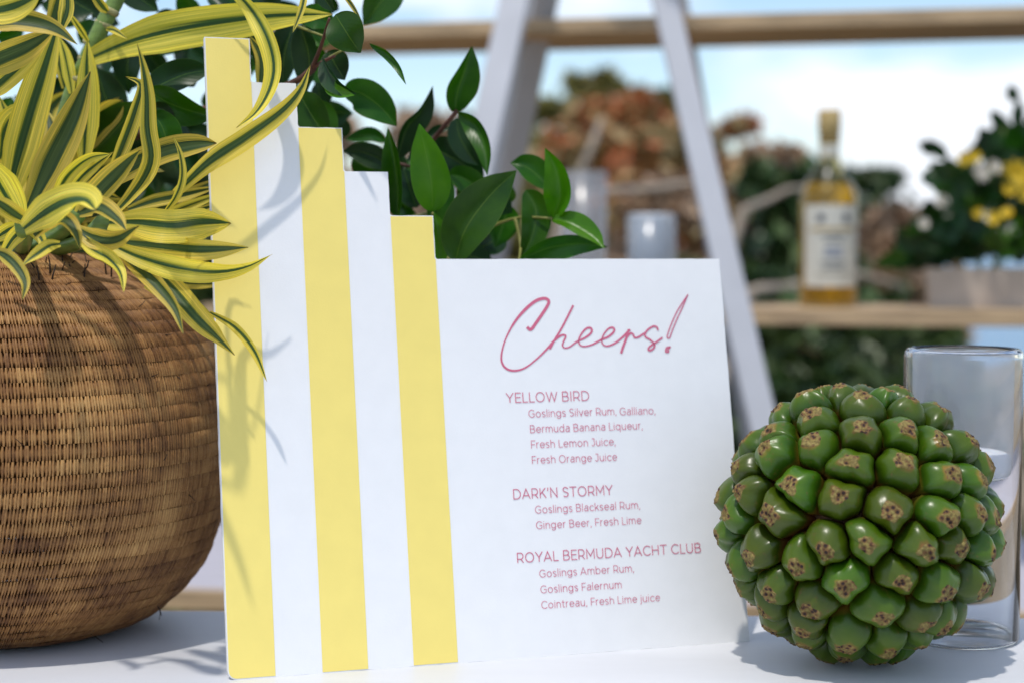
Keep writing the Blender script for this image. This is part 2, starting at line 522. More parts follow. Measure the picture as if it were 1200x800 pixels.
# subdivide long edges with a slightly ragged cut
rag = []
for i, (x, y) in enumerate(out):
    x2, y2 = out[(i + 1) % len(out)]
    L = math.hypot(x2 - x, y2 - y)
    n = max(1, int(L / 0.006))
    for j in range(n):
        t = j / n
        jx = random.gauss(0, 0.00009) if j else 0
        jy = random.gauss(0, 0.00009) if j else 0
        rag.append((x + (x2 - x) * t + jx, y + (y2 - y) * t + jy))
nv = len(rag)
minz = 0
vs = [B(u, v, 0) for u, v in rag] + [B(u, v, -TH) for u, v in rag]
mesh_obj('panel', vs, [tuple(range(nv))] + [tuple(range(2 * nv - 1, nv - 1, -1))], M_board, board)
mesh_obj('cut_edge', [B(u, v, -0.0002) for u, v in rag] + [B(u, v, -TH + 0.0002) for u, v in rag],
         [(i, nv + i, nv + (i + 1) % nv, (i + 1) % nv) for i in range(nv)], M_core, board)
for k in (0, 2, 4):
    e = 0.0007
    x0, x1, y1 = k * S_ + (e if k == 0 else 0.0002), (k + 1) * S_, HB - k * DH - e
    if k == 0:
        pts = [(0.006, e)] + [(x1, e), (x1, HB - DH), (x1 - e, HB - DH), (x1 - e, y1), (x0, y1), (x0, 0.006)] + arc(0.006, 0.006, 0.006 - e, 180, 270)[1:-1]
    else:
        pts = [(x0, e), (x1, e), (x1, HB - (k + 1) * DH), (x1 - e, HB - (k + 1) * DH), (x1 - e, y1), (x0, y1)]
    mesh_obj('stripe', [B(u, v, 0.00025) for u, v in pts], [tuple(range(len(pts)))], M_yellow, board, label='yellow printed stripe')
# easel strut behind
b = MB(); b.add([B(WB * .5 - .03, .28, -TH - .001), B(WB * .5 + .03, .28, -TH - .001)] +
                [Vector((*(B(WB * .5 + s, 0, -TH).xy + Vector((-math.sin(YAW), math.cos(YAW))) * 0.11), TT + 0.001)) for s in (.03, -.03)] , [(0, 1, 2, 3)])
st = b.build('easel_strut', M_core, board)
md = st.modifiers.new('s', 'SOLIDIFY'); md.thickness = 0.002; md.offset = 0

# ---- stroke lettering (geometric sans, drawn as centre lines)
def A_(cx, cy, rx, ry, a0, a1, n=14):
    return [(cx + rx * math.cos(R(a0 + (a1 - a0) * i / n)), cy + ry * math.sin(R(a0 + (a1 - a0) * i / n))) for i in range(n + 1)]
X = 0.72
GL = {
 'Y': (.78, [[(.02, 1), (.39, .45), (.76, 1)], [(.39, .45), (.39, 0)]]),
 'E': (.66, [[(.64, 1), (.08, 1), (.08, 0), (.66, 0)], [(.08, .52), (.58, .52)]]),
 'L': (.58, [[(.08, 1), (.08, 0), (.58, 0)]]),
 'O': (1.02, [A_(.51, .5, .45, .5, 0, 360, 28)]),
 'W': (1.2, [[(.02, 1), (.33, 0), (.61, .98), (.89, 0), (1.2, 1)]]),
 'B': (.76, [[(.08, 0), (.08, 1), (.42, 1)] + A_(.42, .76, .24, .24, 90, -90) + [(.08, .52)], [(.42, .52)] + A_(.45, .26, .27, .26, 90, -90) + [(.08, 0)]]),
 'I': (.18, [[(.09, 1), (.09, 0)]]),
 'R': (.76, [[(.08, 0), (.08, 1), (.40, 1)] + A_(.42, .675, .28, .325, 90, -90) + [(.08, .35)], [(.44, .35), (.70, 0)]]),
 'D': (.88, [[(.08, 0), (.08, 1), (.36, 1)] + A_(.38, .5, .46, .5, 90, -90) + [(.08, 0)]]),
 'A': (.88, [[(.02, 0), (.44, 1), (.86, 0)], [(.16, .3), (.72, .3)]]),
 'K': (.74, [[(.08, 1), (.08, 0)], [(.66, 1), (.08, .36)], [(.30, .60), (.72, 0)]]),
 'N': (.86, [[(.08, 0), (.08, 1), (.78, 0), (.78, 1)]]),
 'S': (.70, [[(.62, .86)] + A_(.36, .745, .27, .255, 50, 190, 10) + [(.20, .56), (.48, .46)] + A_(.36, .255, .28, .255, 35, -140, 12)]),
 'T': (.74, [[(.02, 1), (.74, 1)], [(.38, 1), (.38, 0)]]),
 'M': (1.0, [[(.08, 0), (.08, 1), (.50, .28), (.92, 1), (.92, 0)]]),
 'U': (.84, [[(.08, 1), (.08, .36)] + A_(.42, .34, .34, .34, 180, 360) + [(.76, .36), (.76, 1)]]),
 'C': (.88, [A_(.52, .5, .46, .5, 45, 315, 22)]),
 'H': (.84, [[(.08, 1), (.08, 0)], [(.76, 1), (.76, 0)], [(.08, .52), (.76, .52)]]),
 'G': (.94, [A_(.52, .5, .46, .5, 45, 322, 22) + [(.88, .18), (.88, .48), (.56, .48)]]),
 'F': (.62, [[(.62, 1), (.08, 1), (.08, 0)], [(.08, .48), (.56, .48)]]),
 'J': (.52, [[(.10, 1), (.42, 1), (.42, .28)] + A_(.22, .26, .20, .26, 0, -150)]),
 "'": (.16, [[(.09, 1.02), (.05, .72)]]),
 ',': (.16, [[(.10, .04), (.04, -.18)]]),
 'a': (.66, [A_(.38, .55, .23, .19, 150, 0, 8) + [(.58, .5), (.58, 0)], [(.58, .42), (.30, .42)] + A_(.26, .21, .2, .2, 90, 270) + [(.36, .01), (.58, .18)]]),
 'b': (.74, [[(.08, 1.04), (.08, 0)], A_(.39, .36, .31, .36, 0, 360, 22)]),
 'c': (.66, [A_(.40, .36, .33, .36, 45, 315, 18)]),
 'd': (.76, [[(.68, 1.04), (.68, 0)], A_(.37, .36, .31, .36, 0, 360, 22)]),
 'e': (.72, [[(.07, .37), (.69, .37)] + A_(.38, .36, .31, .36, 2, 318, 20)]),
 'g': (.76, [A_(.37, .38, .31, .34, 0, 360, 22), [(.68, .72), (.68, .04)] + A_(.38, .02, .30, .28, 0, -145)]),
 'h': (.68, [[(.08, 1.04), (.08, 0)], [(.08, .38)] + A_(.35, .42, .27, .30, 160, 0) + [(.62, .40), (.62, 0)]]),
 'i': (.16, [[(.08, .72), (.08, 0)], [(.08, .95), (.08, .98)]]),
 'j': (.18, [[(.10, .72), (.10, -.10)] + A_(-.04, -.12, .14, .15, 0, -90), [(.10, .95), (.10, .98)]]),
 'k': (.60, [[(.08, 1.04), (.08, 0)], [(.54, .72), (.08, .26)], [(.26, .44), (.60, 0)]]),
 'l': (.16, [[(.08, 1.04), (.08, 0)]]),
 'm': (1.08, [[(.08, .72), (.08, 0)], [(.08, .38)] + A_(.31, .44, .23, .28, 165, 0) + [(.54, .40), (.54, 0)], [(.54, .38)] + A_(.78, .44, .23, .28, 165, 0) + [(1.01, .40), (1.01, 0)]]),
 'n': (.68, [[(.08, .72), (.08, 0)], [(.08, .38)] + A_(.35, .42, .27, .30, 160, 0) + [(.62, .40), (.62, 0)]]),
 'o': (.76, [A_(.38, .36, .32, .36, 0, 360, 22)]),
 'q': (.76, [[(.68, .72), (.68, -.28)], A_(.37, .36, .31, .36, 0, 360, 22)]),
 'r': (.40, [[(.08, .72), (.08, 0)], [(.08, .40)] + A_(.36, .44, .28, .28, 170, 92, 6)]),
 's': (.54, [A_(.27, .54, .21, .18, 35, 190, 8) + [(.18, .42), (.38, .32)] + A_(.28, .18, .21, .18, 40, -145, 9)]),
 't': (.42, [[(.18, .94), (.18, .20)] + A_(.33, .17, .15, .17, 180, 300), [(.02, .70), (.40, .70)]]),
 'u': (.68, [[(.07, .72), (.07, .30)] + A_(.33, .30, .26, .30, 180, 345), [(.60, .72), (.60, 0)]]),
 'v': (.62, [[(.02, .72), (.31, 0), (.60, .72)]]),
}
def ribbon(mb, pts, w, tf):
    """flat stroke of width w (or list) along 2-D points, tf maps 2-D to world"""
    pts = [Vector(p) for p in pts]
    n = len(pts)
    ws = w if isinstance(w, (list, tuple)) else [w] * n
    vs = []
    # extend the ends a little for a square cap
    L, Rr = [], []
    for i, p in enumerate(pts):
        d1 = (pts[i] - pts[i - 1]).normalized() if i else (pts[1] - pts[0]).normalized()
        d2 = (pts[i + 1] - pts[i]).normalized() if i < n - 1 else d1
        t = (d1 + d2)
        t = t.normalized() if t.length > 1e-6 else d1
        nrm = Vector((-t.y, t.x))
        c = max(0.35, abs(nrm.dot(Vector((-d1.y, d1.x)))))
        h = ws[i] / 2 / c
        q = p - d1 * ws[i] * .4 if i == 0 else (p + d1 * ws[i] * .4 if i == n - 1 else p)
        L.append(q + nrm * h); Rr.append(q - nrm * h)
    vs = [tf(q) for q in L] + [tf(q) for q in Rr]
    mb.add(vs, [(i, i + 1, n + i + 1, n + i) for i in range(n - 1)])

def text_line(txt, x0, y0, x1, cap_px, weight, spc=0.15, word=0.54):
    adv = 0; items = []
    for ch in txt:
        if ch == ' ':
            adv += word - spc
            continue
        w, st = GL[ch]
        items.append((adv, st)); adv += w + spc
    adv -= spc
    u0, v0 = to_board(x0, y0)
    u1, _ = to_board(x1, y0)
    _, vc = to_board(x0, y0 - cap_px)
    cap = vc - v0
    sx = (u1 - u0) / adv
    mb = MB(); zz = 0
    for a, st in items:
        for s in st:
            zz += 1
            o = 0.00030 + 0.00002 * (zz % 6)
            ribbon(mb, [(u0 + (a + p[0]) * sx, v0 + p[1] * cap) for p in s], weight * cap, lambda q, o=o: B(q.x, q.y, o))
    o = mb.build('lettering', M_pink, board, label='pink printed words ' + txt.replace(',', ''))
H_, T_ = .095, .088
text_line('YELLOW BIRD', 593.4, 471.3, 690.6, 10.9, H_)
text_line('Goslings Silver Rum,', 619.3, 488.6, 722.5, 8.5, T_)
text_line('Galliano,', 726.2, 485.9, 768.2, 8.4, T_)
text_line('Bermuda Banana Liqueur,', 621.0, 506.6, 753.4, 8.5, T_)
text_line('Fresh Lemon Juice,', 622.2, 524.6, 721.7, 8.5, T_)
text_line('Fresh Orange Juice', 623.2, 542.8, 723.3, 8.5, T_)
text_line("DARK'N STORMY", 601.3, 584.2, 718.2, 11.1, H_)
text_line('Goslings Blackseal Rum,', 627.0, 601.0, 750.5, 8.5, T_)
text_line('Ginger Beer, Fresh Lime', 628.2, 619.2, 752.0, 8.5, T_)
text_line('ROYAL BERMUDA YACHT CLUB', 605.8, 658.8, 822.3, 11.1, H_)
text_line('Goslings Amber Rum,', 632.0, 675.9, 743.3, 8.5, T_)
text_line('Goslings Falernum', 633.3, 694.4, 729.0, 8.5, T_)
text_line('Cointreau, Fresh Lime juice', 634.4, 712.6, 774.0, 8.5, T_)
# hand-written headline
CH = [
 ([(234, 257), (243, 265), (254, 260), (268, 240), (296, 200), (322, 160), (332, 136), (322, 122), (298, 121), (262, 137), (215, 178), (168, 236), (130, 308), (111, 375), (113, 420), (136, 448), (175, 456), (222, 442), (275, 402), (322, 356), (352, 322), (380, 298), (400, 290), (411, 296), (402, 318), (396, 338), (406, 350), (430, 345), (462, 322), (500, 304), (527, 284), (534, 266), (522, 256), (503, 264), (482, 290), (472, 316), (478, 336), (498, 343), (536, 334), (578, 312), (608, 300), (632, 281), (639, 264), (628, 255), (608, 264), (588, 290), (580, 316), (588, 336), (608, 341), (642, 328), (676, 302), (702, 276), (711, 268)], 9.5),
 ([(445, 155), (420, 205), (390, 262), (360, 312), (338, 352)], 9.0),
 ([(706, 268), (694, 308), (680, 345), (672, 371)], 11.0),
 ([(686, 330), (700, 298), (716, 282), (727, 288), (734, 302), (752, 300), (774, 286), (786, 280)], 8.5),
 ([(843, 266), (838, 254), (822, 250), (798, 264), (783, 284), (786, 300), (806, 312), (826, 332), (824, 350), (808, 362), (798, 357), (806, 343), (832, 326), (862, 304)], 8.5),
 ([(983, 103), (962, 134), (932, 182), (904, 244), (888, 290), (887, 303), (898, 304), (908, 276), (930, 222), (956, 166), (983, 103)], 5.5),
 ([(886, 348), (900, 346), (890, 358), (893, 368), (880, 368), (882, 352)], 7.5),
]
mb = MB()
for zi, (pts, w) in enumerate(CH):
    q = catmull(pts, 18 * len(pts) // 3 + 6)
    uv = [to_board(560 + p[0] / 4, 320 + p[1] / 4) for p in q]
    u0 = to_board(700, 400)[0]; u1 = to_board(701, 400)[0]
    pxw = (u1 - u0)
    n = len(uv)
    ws = []
    for i in range(n):
        k = i / (n - 1)
        wv = w
        if zi == 0:
            wv = w * (1.45 if k < .17 else (1.45 - .45 * min(1, (k - .17) / .06)))
            if k > .23: wv = w * (0.86 + 0.16 * math.sin(k * 40))
        ws.append(wv / 4 * pxw)
    ribbon(mb, uv, ws, lambda p, o=0.0003 + 0.00002 * zi: B(p.x, p.y, o))
mb.build('lettering', M_pink, board, label='pink handwritten headline Cheers!')

# ------------------------------------------------------------------ woven basket
def basket_mat():
    m, t, b = new_mat('woven_strands')
    N, Lk = t.nodes, t.links
    at = N.new('ShaderNodeAttribute'); at.attribute_name = 'tone'
    tcn = N.new('ShaderNodeTexCoord')
    n1 = N.new('ShaderNodeTexNoise'); n1.inputs['Scale'].default_value = 22; n1.inputs['Detail'].default_value = 5
    Lk.new(tcn.outputs['Object'], n1.inputs['Vector'])
    n2 = N.new('ShaderNodeTexNoise'); n2.inputs['Scale'].default_value = 420; n2.inputs['Detail'].default_value = 2
    Lk.new(tcn.outputs['Object'], n2.inputs['Vector'])
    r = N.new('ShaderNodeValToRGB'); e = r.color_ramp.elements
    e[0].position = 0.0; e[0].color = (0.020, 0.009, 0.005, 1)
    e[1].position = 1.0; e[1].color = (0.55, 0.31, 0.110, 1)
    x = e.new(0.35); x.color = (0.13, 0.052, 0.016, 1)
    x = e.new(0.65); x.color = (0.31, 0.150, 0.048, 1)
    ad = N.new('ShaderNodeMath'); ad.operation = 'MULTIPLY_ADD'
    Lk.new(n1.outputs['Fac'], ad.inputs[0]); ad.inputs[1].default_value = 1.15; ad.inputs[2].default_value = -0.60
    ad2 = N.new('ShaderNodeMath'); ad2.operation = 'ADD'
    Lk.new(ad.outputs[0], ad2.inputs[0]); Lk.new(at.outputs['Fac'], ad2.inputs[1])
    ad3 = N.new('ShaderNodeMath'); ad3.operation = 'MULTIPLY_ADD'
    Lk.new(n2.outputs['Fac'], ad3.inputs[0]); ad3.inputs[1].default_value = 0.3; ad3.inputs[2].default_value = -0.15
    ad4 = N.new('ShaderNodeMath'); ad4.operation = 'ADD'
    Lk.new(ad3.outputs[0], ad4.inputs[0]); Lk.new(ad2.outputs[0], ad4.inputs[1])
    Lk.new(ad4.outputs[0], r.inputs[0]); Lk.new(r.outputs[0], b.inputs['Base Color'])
    b.inputs['Roughness'].default_value = 0.55
    b.inputs['Specular IOR Level'].default_value = .3
    return m
M_strand = basket_mat()
BX, BY = P(10, 500, 1.29).x, 1.29
basket = thing('woven_basket', 'round brown coil woven basket holding the striped plant', 'basket', (BX, BY, TT))
prof = [(0.083, 0.0035), (0.104, 0.0100), (0.1315, 0.031), (0.1490, 0.058), (0.1600, 0.092), (0.1650, 0.132), (0.1625, 0.172), (0.153, 0.210), (0.138, 0.236), (0.118, 0.255), (0.092, 0.270), (0.072, 0.282)]
pp = catmull([(a, b) for a, b in prof], 600)
pp = np.array(pp)
seg = np.linalg.norm(np.diff(pp, axis=0), axis=1); cum = np.concatenate([[0], np.cumsum(seg)])
NR = int(round(cum[-1] / 0.0104)); pitch = cum[-1] / NR
NWRAP, SPW = 440, 6
NT = NWRAP * SPW
CS = 9
tone_all = rng.normal(0, 0.04, NWRAP)
th = np.arange(NT) / NT * 2 * np.pi
cumlean = 0.0
wrap_j = rng.normal(0, 0.16, (NR + 1, NWRAP))
for i in range(NR):
    s = (i + np.linspace(0, 1, CS)) * pitch
    r = np.interp(s, cum, pp[:, 0]); z = np.interp(s, cum, pp[:, 1])
    r2 = np.interp(np.clip(s + 1e-3, 0, cum[-1]), cum, pp[:, 0]); z2 = np.interp(np.clip(s + 1e-3, 0, cum[-1]), cum, pp[:, 1])
    r1 = np.interp(np.clip(s - 1e-3, 0, cum[-1]), cum, pp[:, 0]); z1 = np.interp(np.clip(s - 1e-3, 0, cum[-1]), cum, pp[:, 1])
    tr, tz = r2 - r1, z2 - z1; ln = np.hypot(tr, tz); nr_, nz_ = tz / ln, -tr / ln
    c = np.linspace(0, 1, CS)
    sl = np.interp(i / NR, [0, .25, .5, .7, 1], [-1.5, -1.1, -.1, .5, 1.3])
    lean = cumlean + sl * c[:, None]                              # strands run on from coil to coil
    q = (th[None, :] / (2 * np.pi)) * NWRAP + lean
    idx = np.floor(q).astype(int) % NWRAP
    q = q + (wrap_j[i][idx] * 0.8)
    fr = q - np.floor(q)
    strand = np.sqrt(np.clip(1 - (2 * fr - 1) ** 2, 0, 1))        # round strand section
    joint = np.clip(1.25 - np.minimum(c, 1 - c)[:, None] / 0.24, 0, 1)
    wob = 0.75 + 0.5 * np.sin(th[None, :] * 7 + i * 2.3) * 0.5 + 0.25 * rng.random((1, NT))
    bulge = 0.0005 * np.sqrt(np.clip(1 - (2 * c[:, None] - 1) ** 2, 0, 1))
    rough = 0.0003 * np.sin(th[None, :] * 23 + i * 1.7) + 0.0004 * np.sin(th[None, :] * 5 + i)
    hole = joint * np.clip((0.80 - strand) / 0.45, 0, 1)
    disp = bulge + 0.0015 * strand - 0.0060 * hole * wob + rough
    tone_w = 0.70 + 0.5 * (tone_all - 0) + rng.normal(0, 0.05, NWRAP)
    tone = tone_w[idx] + 0.10 * np.sin(i * 2.1) * np.sin(th[None, :] * 2 + i) - 0.75 * np.clip(hole * 1.5, 0, 1) * wob + 0.05 * np.sin(th[None, :] * 3 + i * 0.9) - 0.40 * (1 - strand) ** 1.5 - 0.45 * max(0, 0.42 - i / NR)  # tone also carries painted shade: weave holes, strand grooves and lower coils darkened
    cumlean += sl
    rr = r[:, None] + disp * nr_[:, None]; zz = z[:, None] + disp * nz_[:, None]
    co = np.stack([rr * np.cos(th)[None, :] + BX, rr * np.sin(th)[None, :] + BY, zz + TT + 0.0005], -1).reshape(-1, 3)
    a = np.arange(NT); b2 = (a + 1) % NT
    fl = []
    for k in range(CS - 1):
        fl.append(np.stack([k * NT + a, k * NT + b2, (k + 1) * NT + b2, (k + 1) * NT + a], -1))
    fl = np.concatenate(fl)
    me = bpy.data.meshes.new('coil')
    me.vertices.add(len(co)); me.vertices.foreach_set('co', co.astype(np.float32).ravel())
    me.loops.add(fl.size); me.loops.foreach_set('vertex_index', fl.astype(np.int32).ravel())
    me.polygons.add(len(fl)); me.polygons.foreach_set('loop_start', np.arange(len(fl), dtype=np.int32) * 4)
    me.update(calc_edges=True)
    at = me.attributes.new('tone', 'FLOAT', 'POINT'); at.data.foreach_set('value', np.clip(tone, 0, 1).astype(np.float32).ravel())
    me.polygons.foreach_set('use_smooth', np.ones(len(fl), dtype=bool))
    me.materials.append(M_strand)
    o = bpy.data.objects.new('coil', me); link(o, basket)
b = MB(); b.lathe([(0.0, 0.001), (0.082, 0.001), (0.082, 0.004), (0.0, 0.004)], 64, (BX, BY, TT)); b.build('base', M_strand, basket)
# loose strand ends round the rim and a few stray fibres
for k in range(70):
    a = random.uniform(math.pi * 1.05, math.pi * 2.0)
    r0, z0 = 0.078 + random.uniform(0, 0.03), 0.262 + random.uniform(-0.002, .012)
    p0 = Vector((BX + r0 * math.cos(a), BY + r0 * math.sin(a), TT + z0))
    d = Vector((random.gauss(0, .4), random.gauss(0, .4), 1)).normalized() * random.uniform(.008, .02)
    b = MB(); b.tube([p0, p0 + d * .5, p0 + d + Vector((random.gauss(0, .002), 0, 0))], [0.0007, 0.0006, 0.0004], 5)
    b.build('strand_end', M_strand, basket, True)
for k in range(45):
    a = random.uniform(math.pi * 1.15, math.pi * 1.98); si = random.uniform(.02, .9) * cum[-1]
    r0, z0 = np.interp(si, cum, pp[:, 0]) + .0012, np.interp(si, cum, pp[:, 1])
    p0 = Vector((BX + r0 * math.cos(a), BY + r0 * math.sin(a), TT + z0))
    nrm = Vector((math.cos(a), math.sin(a), 0)); tg = Vector((-math.sin(a), math.cos(a), 0))
    e = nrm * random.uniform(.0015, .005) + tg * random.uniform(-.008, .008) + Vector((0, 0, random.uniform(-.009, .006)))
    b = MB(); b.tube([p0, p0 + e * .5 + nrm * .0008, p0 + e], [0.0004, 0.0003, 0.0002], 4)
    b.build('loose_fibre', M_strand, basket, True)
M_soil = simple('dark_soil', (0.03, 0.02, 0.014), 0.95, noise=0.4, nscale=60, bump=0.6)
b = MB(); b.lathe([(0.0, 0.262), (0.05, 0.264), (0.082, 0.262), (0.084, 0.25)], 40, (BX, BY, TT)); b.build('planting_soil', M_soil, basket, True)

# ------------------------------------------------------------------ striped plant (in the basket)
plant = thing('striped_plant', 'yellow and green striped strap leaf plant spilling from the woven basket', 'plant', (BX, BY, TT + 0.26))
def SL(pts, hw, depth, tw=(0, 0), fold=0.3, **kw):
    hw *= 1.02
    d0, d1 = depth
    if d1 < 1.20:                       # blades in front of the sign hang a few centimetres off it
        q = []
        for i, (x, y) in enumerate(pts):
            d = d0 + (d1 - d0) * i / (len(pts) - 1)
            if x > 236:
                gap = board_y(x, y) - d
                d = board_y(x, y) - min(max(gap, .018), .026)
            q.append((x, y, d))
        pts = q
    return blade('leaf', pts, hw, M_striped, plant, depth, tw, fold, 'strap', wave=kw.pop('wave', 0.06), **kw)
SL([(106, 68), (150, 50), (200, 37), (262, 27), (325, 19), (390, 17)], 23, (1.28, 1.24), (-8, 12), .18)
SL([(262, -22), (292, 8), (312, 42), (321, 76), (316, 105), (300, 132), (277, 150)], 12, (1.22, 1.135), (25, 10), .5)
SL([(206, 226), (245, 190), (290, 160), (330, 130), (352, 105), (364, 76)], 13, (1.17, 1.135), (10, 20), .35)
SL([(118, 222), (150, 197), (190, 178), (225, 170), (254, 168)], 15, (1.22, 1.16), (-5, -10), .25, blunt=1)
SL([(190, 252), (205, 232), (213, 208), (211, 182), (203, 160)], 5.5, (1.13, 1.12), (30, 30), .5)
SL([(133, 252), (152, 232), (170, 208), (178, 184), (173, 150), (172, 112), (167, 78), (160, 50)], 11, (1.15, 1.13), (-30, 40), .5)
SL([(126, 210), (144, 170), (158, 132), (165, 100), (147, 90)], 9.5, (1.18, 1.18), (20, 10), .5)
SL([(92, 250), (118, 220), (145, 193), (164, 176)], 15, (1.15, 1.12), (10, 0), .35)
SL([(33, 246), (58, 196), (84, 142), (106, 84)], 20, (1.20, 1.20), (-10, 5), .18)
SL([(8, 240), (20, 190), (36, 130), (54, 72), (70, 22)], 21, (1.23, 1.22), (15, -10), .25)
SL([(-30, 34), (10, 25), (42, 28), (66, 36), (91, 53)], 14, (1.12, 1.12), (-15, -30), .3)
SL([(-25, 12), (5, 12), (28, 4), (48, -8)], 17, (1.10, 1.1), (-10, 0), .25)
SL([(-30, 84), (0, 70), (30, 57), (64, 36)], 18, (1.14, 1.14), (10, 0), .25)
SL([(-30, 120), (2, 96), (30, 72), (56, 46)], 13, (1.18, 1.18), (0, 10), .3)
SL([(60, 50), (64, 20), (72, -10), (80, -40)], 10, (1.24, 1.24), (0, 20), .4)
SL([(72, 34), (78, 8), (76, -20)], 9, (1.20, 1.2), (0, 0), .3)
SL([(28, 268), (52, 250), (78, 236), (100, 234), (112, 246)], 20, (1.10, 1.04), (-5, -35), .2, blunt=1)
SL([(40, 276), (58, 260), (76, 258), (88, 272), (94, 294)], 11, (1.10, 1.07), (-10, -30), .35)
SL([(94, 250), (115, 242), (134, 254), (148, 270)], 13, (1.11, 1.08), (-20, -30), .3)
SL([(88, 268), (112, 281), (138, 282), (163, 265)], 13, (1.12, 1.10), (-10, -25), .3)
SL([(128, 262), (160, 262), (200, 266), (240, 262), (271, 262)], 20, (1.13, 1.09), (-10, 5), .25, blunt=1)
SL([(132, 282), (180, 288), (235, 293), (291, 290)], 14, (1.15, 1.11), (0, 10), .3)
SL([(128, 286), (165, 302), (210, 314), (255, 318), (290, 312), (319, 298)], 15, (1.12, 1.09), (0, 40), .4)
SL([(86, 272), (108, 292), (128, 304), (141, 320), (145, 343)], 10, (1.12, 1.08), (-20, -30), .4)
SL([(132, 290), (160, 312), (188, 338), (206, 362), (215, 392)], 11, (1.13, 1.08), (-25, 30), .6)
SL([(160, 302), (196, 332), (232, 372), (256, 396), (275, 416)], 15, (1.15, 1.10), (0, 10), .3)
SL([(246, 366), (276, 384), (298, 412), (313, 447)], 6, (1.10, 1.05), (0, 20), .4)
SL([(172, 316), (205, 328), (240, 332), (268, 330)], 8, (1.25, 1.26), (10, 10), .3)
SL([(-12, 292), (8, 300), (22, 314), (30, 332), (26, 352)], 9, (1.10, 1.07), (20, 0), .4)
SL([(70, 286), (58, 288), (44, 298), (26, 311)], 8, (1.10, 1.08), (0, 30), .4)
SL([(158, 262), (195, 240), (232, 222), (262, 208)], 8, (1.25, 1.27), (10, 0), .3)
SL([(160, 268), (200, 250), (235, 236), (262, 226)], 7, (1.24, 1.27), (20, 0), .4)
SL([(170, 272), (210, 250), (248, 238)], 9, (1.25, 1.27), (0, 0), .3)
SL([(150, 246), (180, 236), (215, 229), (255, 219)], 8, (1.22, 1.25), (-10, 0), .3)
SL([(178, 276), (210, 262), (240, 245), (262, 240)], 6, (1.20, 1.22), (0, 0), .3)
SL([(205, 345), (232, 366), (262, 392)], 10, (1.24, 1.28), (0, 0), .3)
SL([(170, 334), (205, 352), (252, 390)], 9, (1.17, 1.2), (0, 0), .3)
SL([(-14, 190), (2, 215), (16, 240), (28, 262)], 18, (1.10, 1.14), (-10, 0), .35)
SL([(-16, 228), (8, 244), (24, 254), (40, 262)], 11, (1.08, 1.12), (0, 20), .35)
SL([(2, 300), (18, 276), (36, 266), (50, 282), (52, 300)], 10, (1.16, 1.13), (10, 20), .4)
SL([(-6, 280), (12, 268), (30, 262)], 10, (1.18, 1.17), (10, 20), .4)
SL([(84, 180), (104, 158), (124, 136), (144, 118)], 16, (1.30, 1.28), (0, 10), .3, blunt=1)
SL([(62, 236), (80, 206), (104, 186), (130, 180)], 10, (1.20, 1.16), (10, 20), .5)
SL([(74, 240), (92, 212), (112, 194), (133, 178)], 7, (1.18, 1.17), (30, 0), .6)
SL([(76, 104), (68, 64), (62, 30), (60, -10)], 8, (1.30, 1.3), (0, 0), .3)
SL([(84, 110), (78, 70), (70, 44)], 8, (1.28, 1.28), (0, 0), .3)
SL([(104, 50), (92, 32), (80, 14)], 4, (1.28, 1.26), (0, 0), .3)
SL([(126, 14), (118, 6), (104, -14)], 6, (1.28, 1.26), (0, 0), .3)
SL([(125, 34), (134, 36), (150, 46)], 4, (1.28, 1.26), (0, 0), .3)
SL([(305, 108), (306, 70), (292, 42)], 8, (1.27, 1.27), (0, 20), .4)
SL([(358, -14), (354, 10), (343, 39)], 4.5, (1.16, 1.15), (0, 20), .4)
SL([(398, -12), (412, 6), (425, 27)], 3, (1.16, 1.15), (0, 20), .4)
SL([(106, 90), (106, 120), (104, 150)], 12, (1.30, 1.31), (0, 20), .4)
# shorter blades that fill the crown of the plant behind the traced ones
for k in range(64):
    a = random.uniform(-1.3, 1.6)
    ln = random.uniform(60, 150)
    bx, by = random.uniform(-20, 110), random.uniform(185, 290)
    ex, ey = bx + ln * math.sin(a), by - ln * math.cos(a) * (1 if abs(a) < 1.2 else .5)
    if ex > 232 or (ex > 150 and ey < 150): continue
    mx_, my_ = (bx + ex) / 2 + random.uniform(-10, 10), (by + ey) / 2 - random.uniform(0, 16)
    dd = random.uniform(1.24, 1.36)
    SL([(bx, by), (mx_, my_), (ex, ey)], random.uniform(8, 15), (dd, dd + random.uniform(-.02, .04)), (random.uniform(-30, 30), random.uniform(-30, 30)), .3, n=14, m=7)
cane_px = [(150, -40, 1.29), (137, -2, 1.29), (118, 34, 1.285), (102, 70, 1.285), (86, 104, 1.29), (66, 170, 1.29), (40, 240, 1.29), (24, 292, 1.29)]
b = MB(); b.tube([Vector(q) for q in catmull([P(*c) for c in cane_px], 24)], 0.0062, 12); b.build('cane', M_cane, plant, True)
for (x, y) in ((128, 13), (108, 52), (102, 72), (122, 30), (92, 94)):
    p = P(x, y, 1.287); d = (P(137, -2, 1.287) - P(86, 104, 1.287)).normalized()
    b = MB(); b.tube([p - d * .0024, p - d * .001, p + d * .0012, p + d * .0026], [0.0064, 0.0076, 0.0078, 0.0064], 14); b.build('cane_ring', M_node, plant, True)
# short stems of the rosette
for (x, y, dd) in ((28, 262, 1.13), (120, 262, 1.16), (92, 250, 1.18)):
    b = MB(); b.tube([Vector(q) for q in catmull([P(x, y, dd), P(x * .7 + 8, y + 22, (dd + 1.27) / 2), P(20, 300, 1.28)], 8)], [0.006] * 8, 10)
    b.build('stem', M_cane, plant, True)

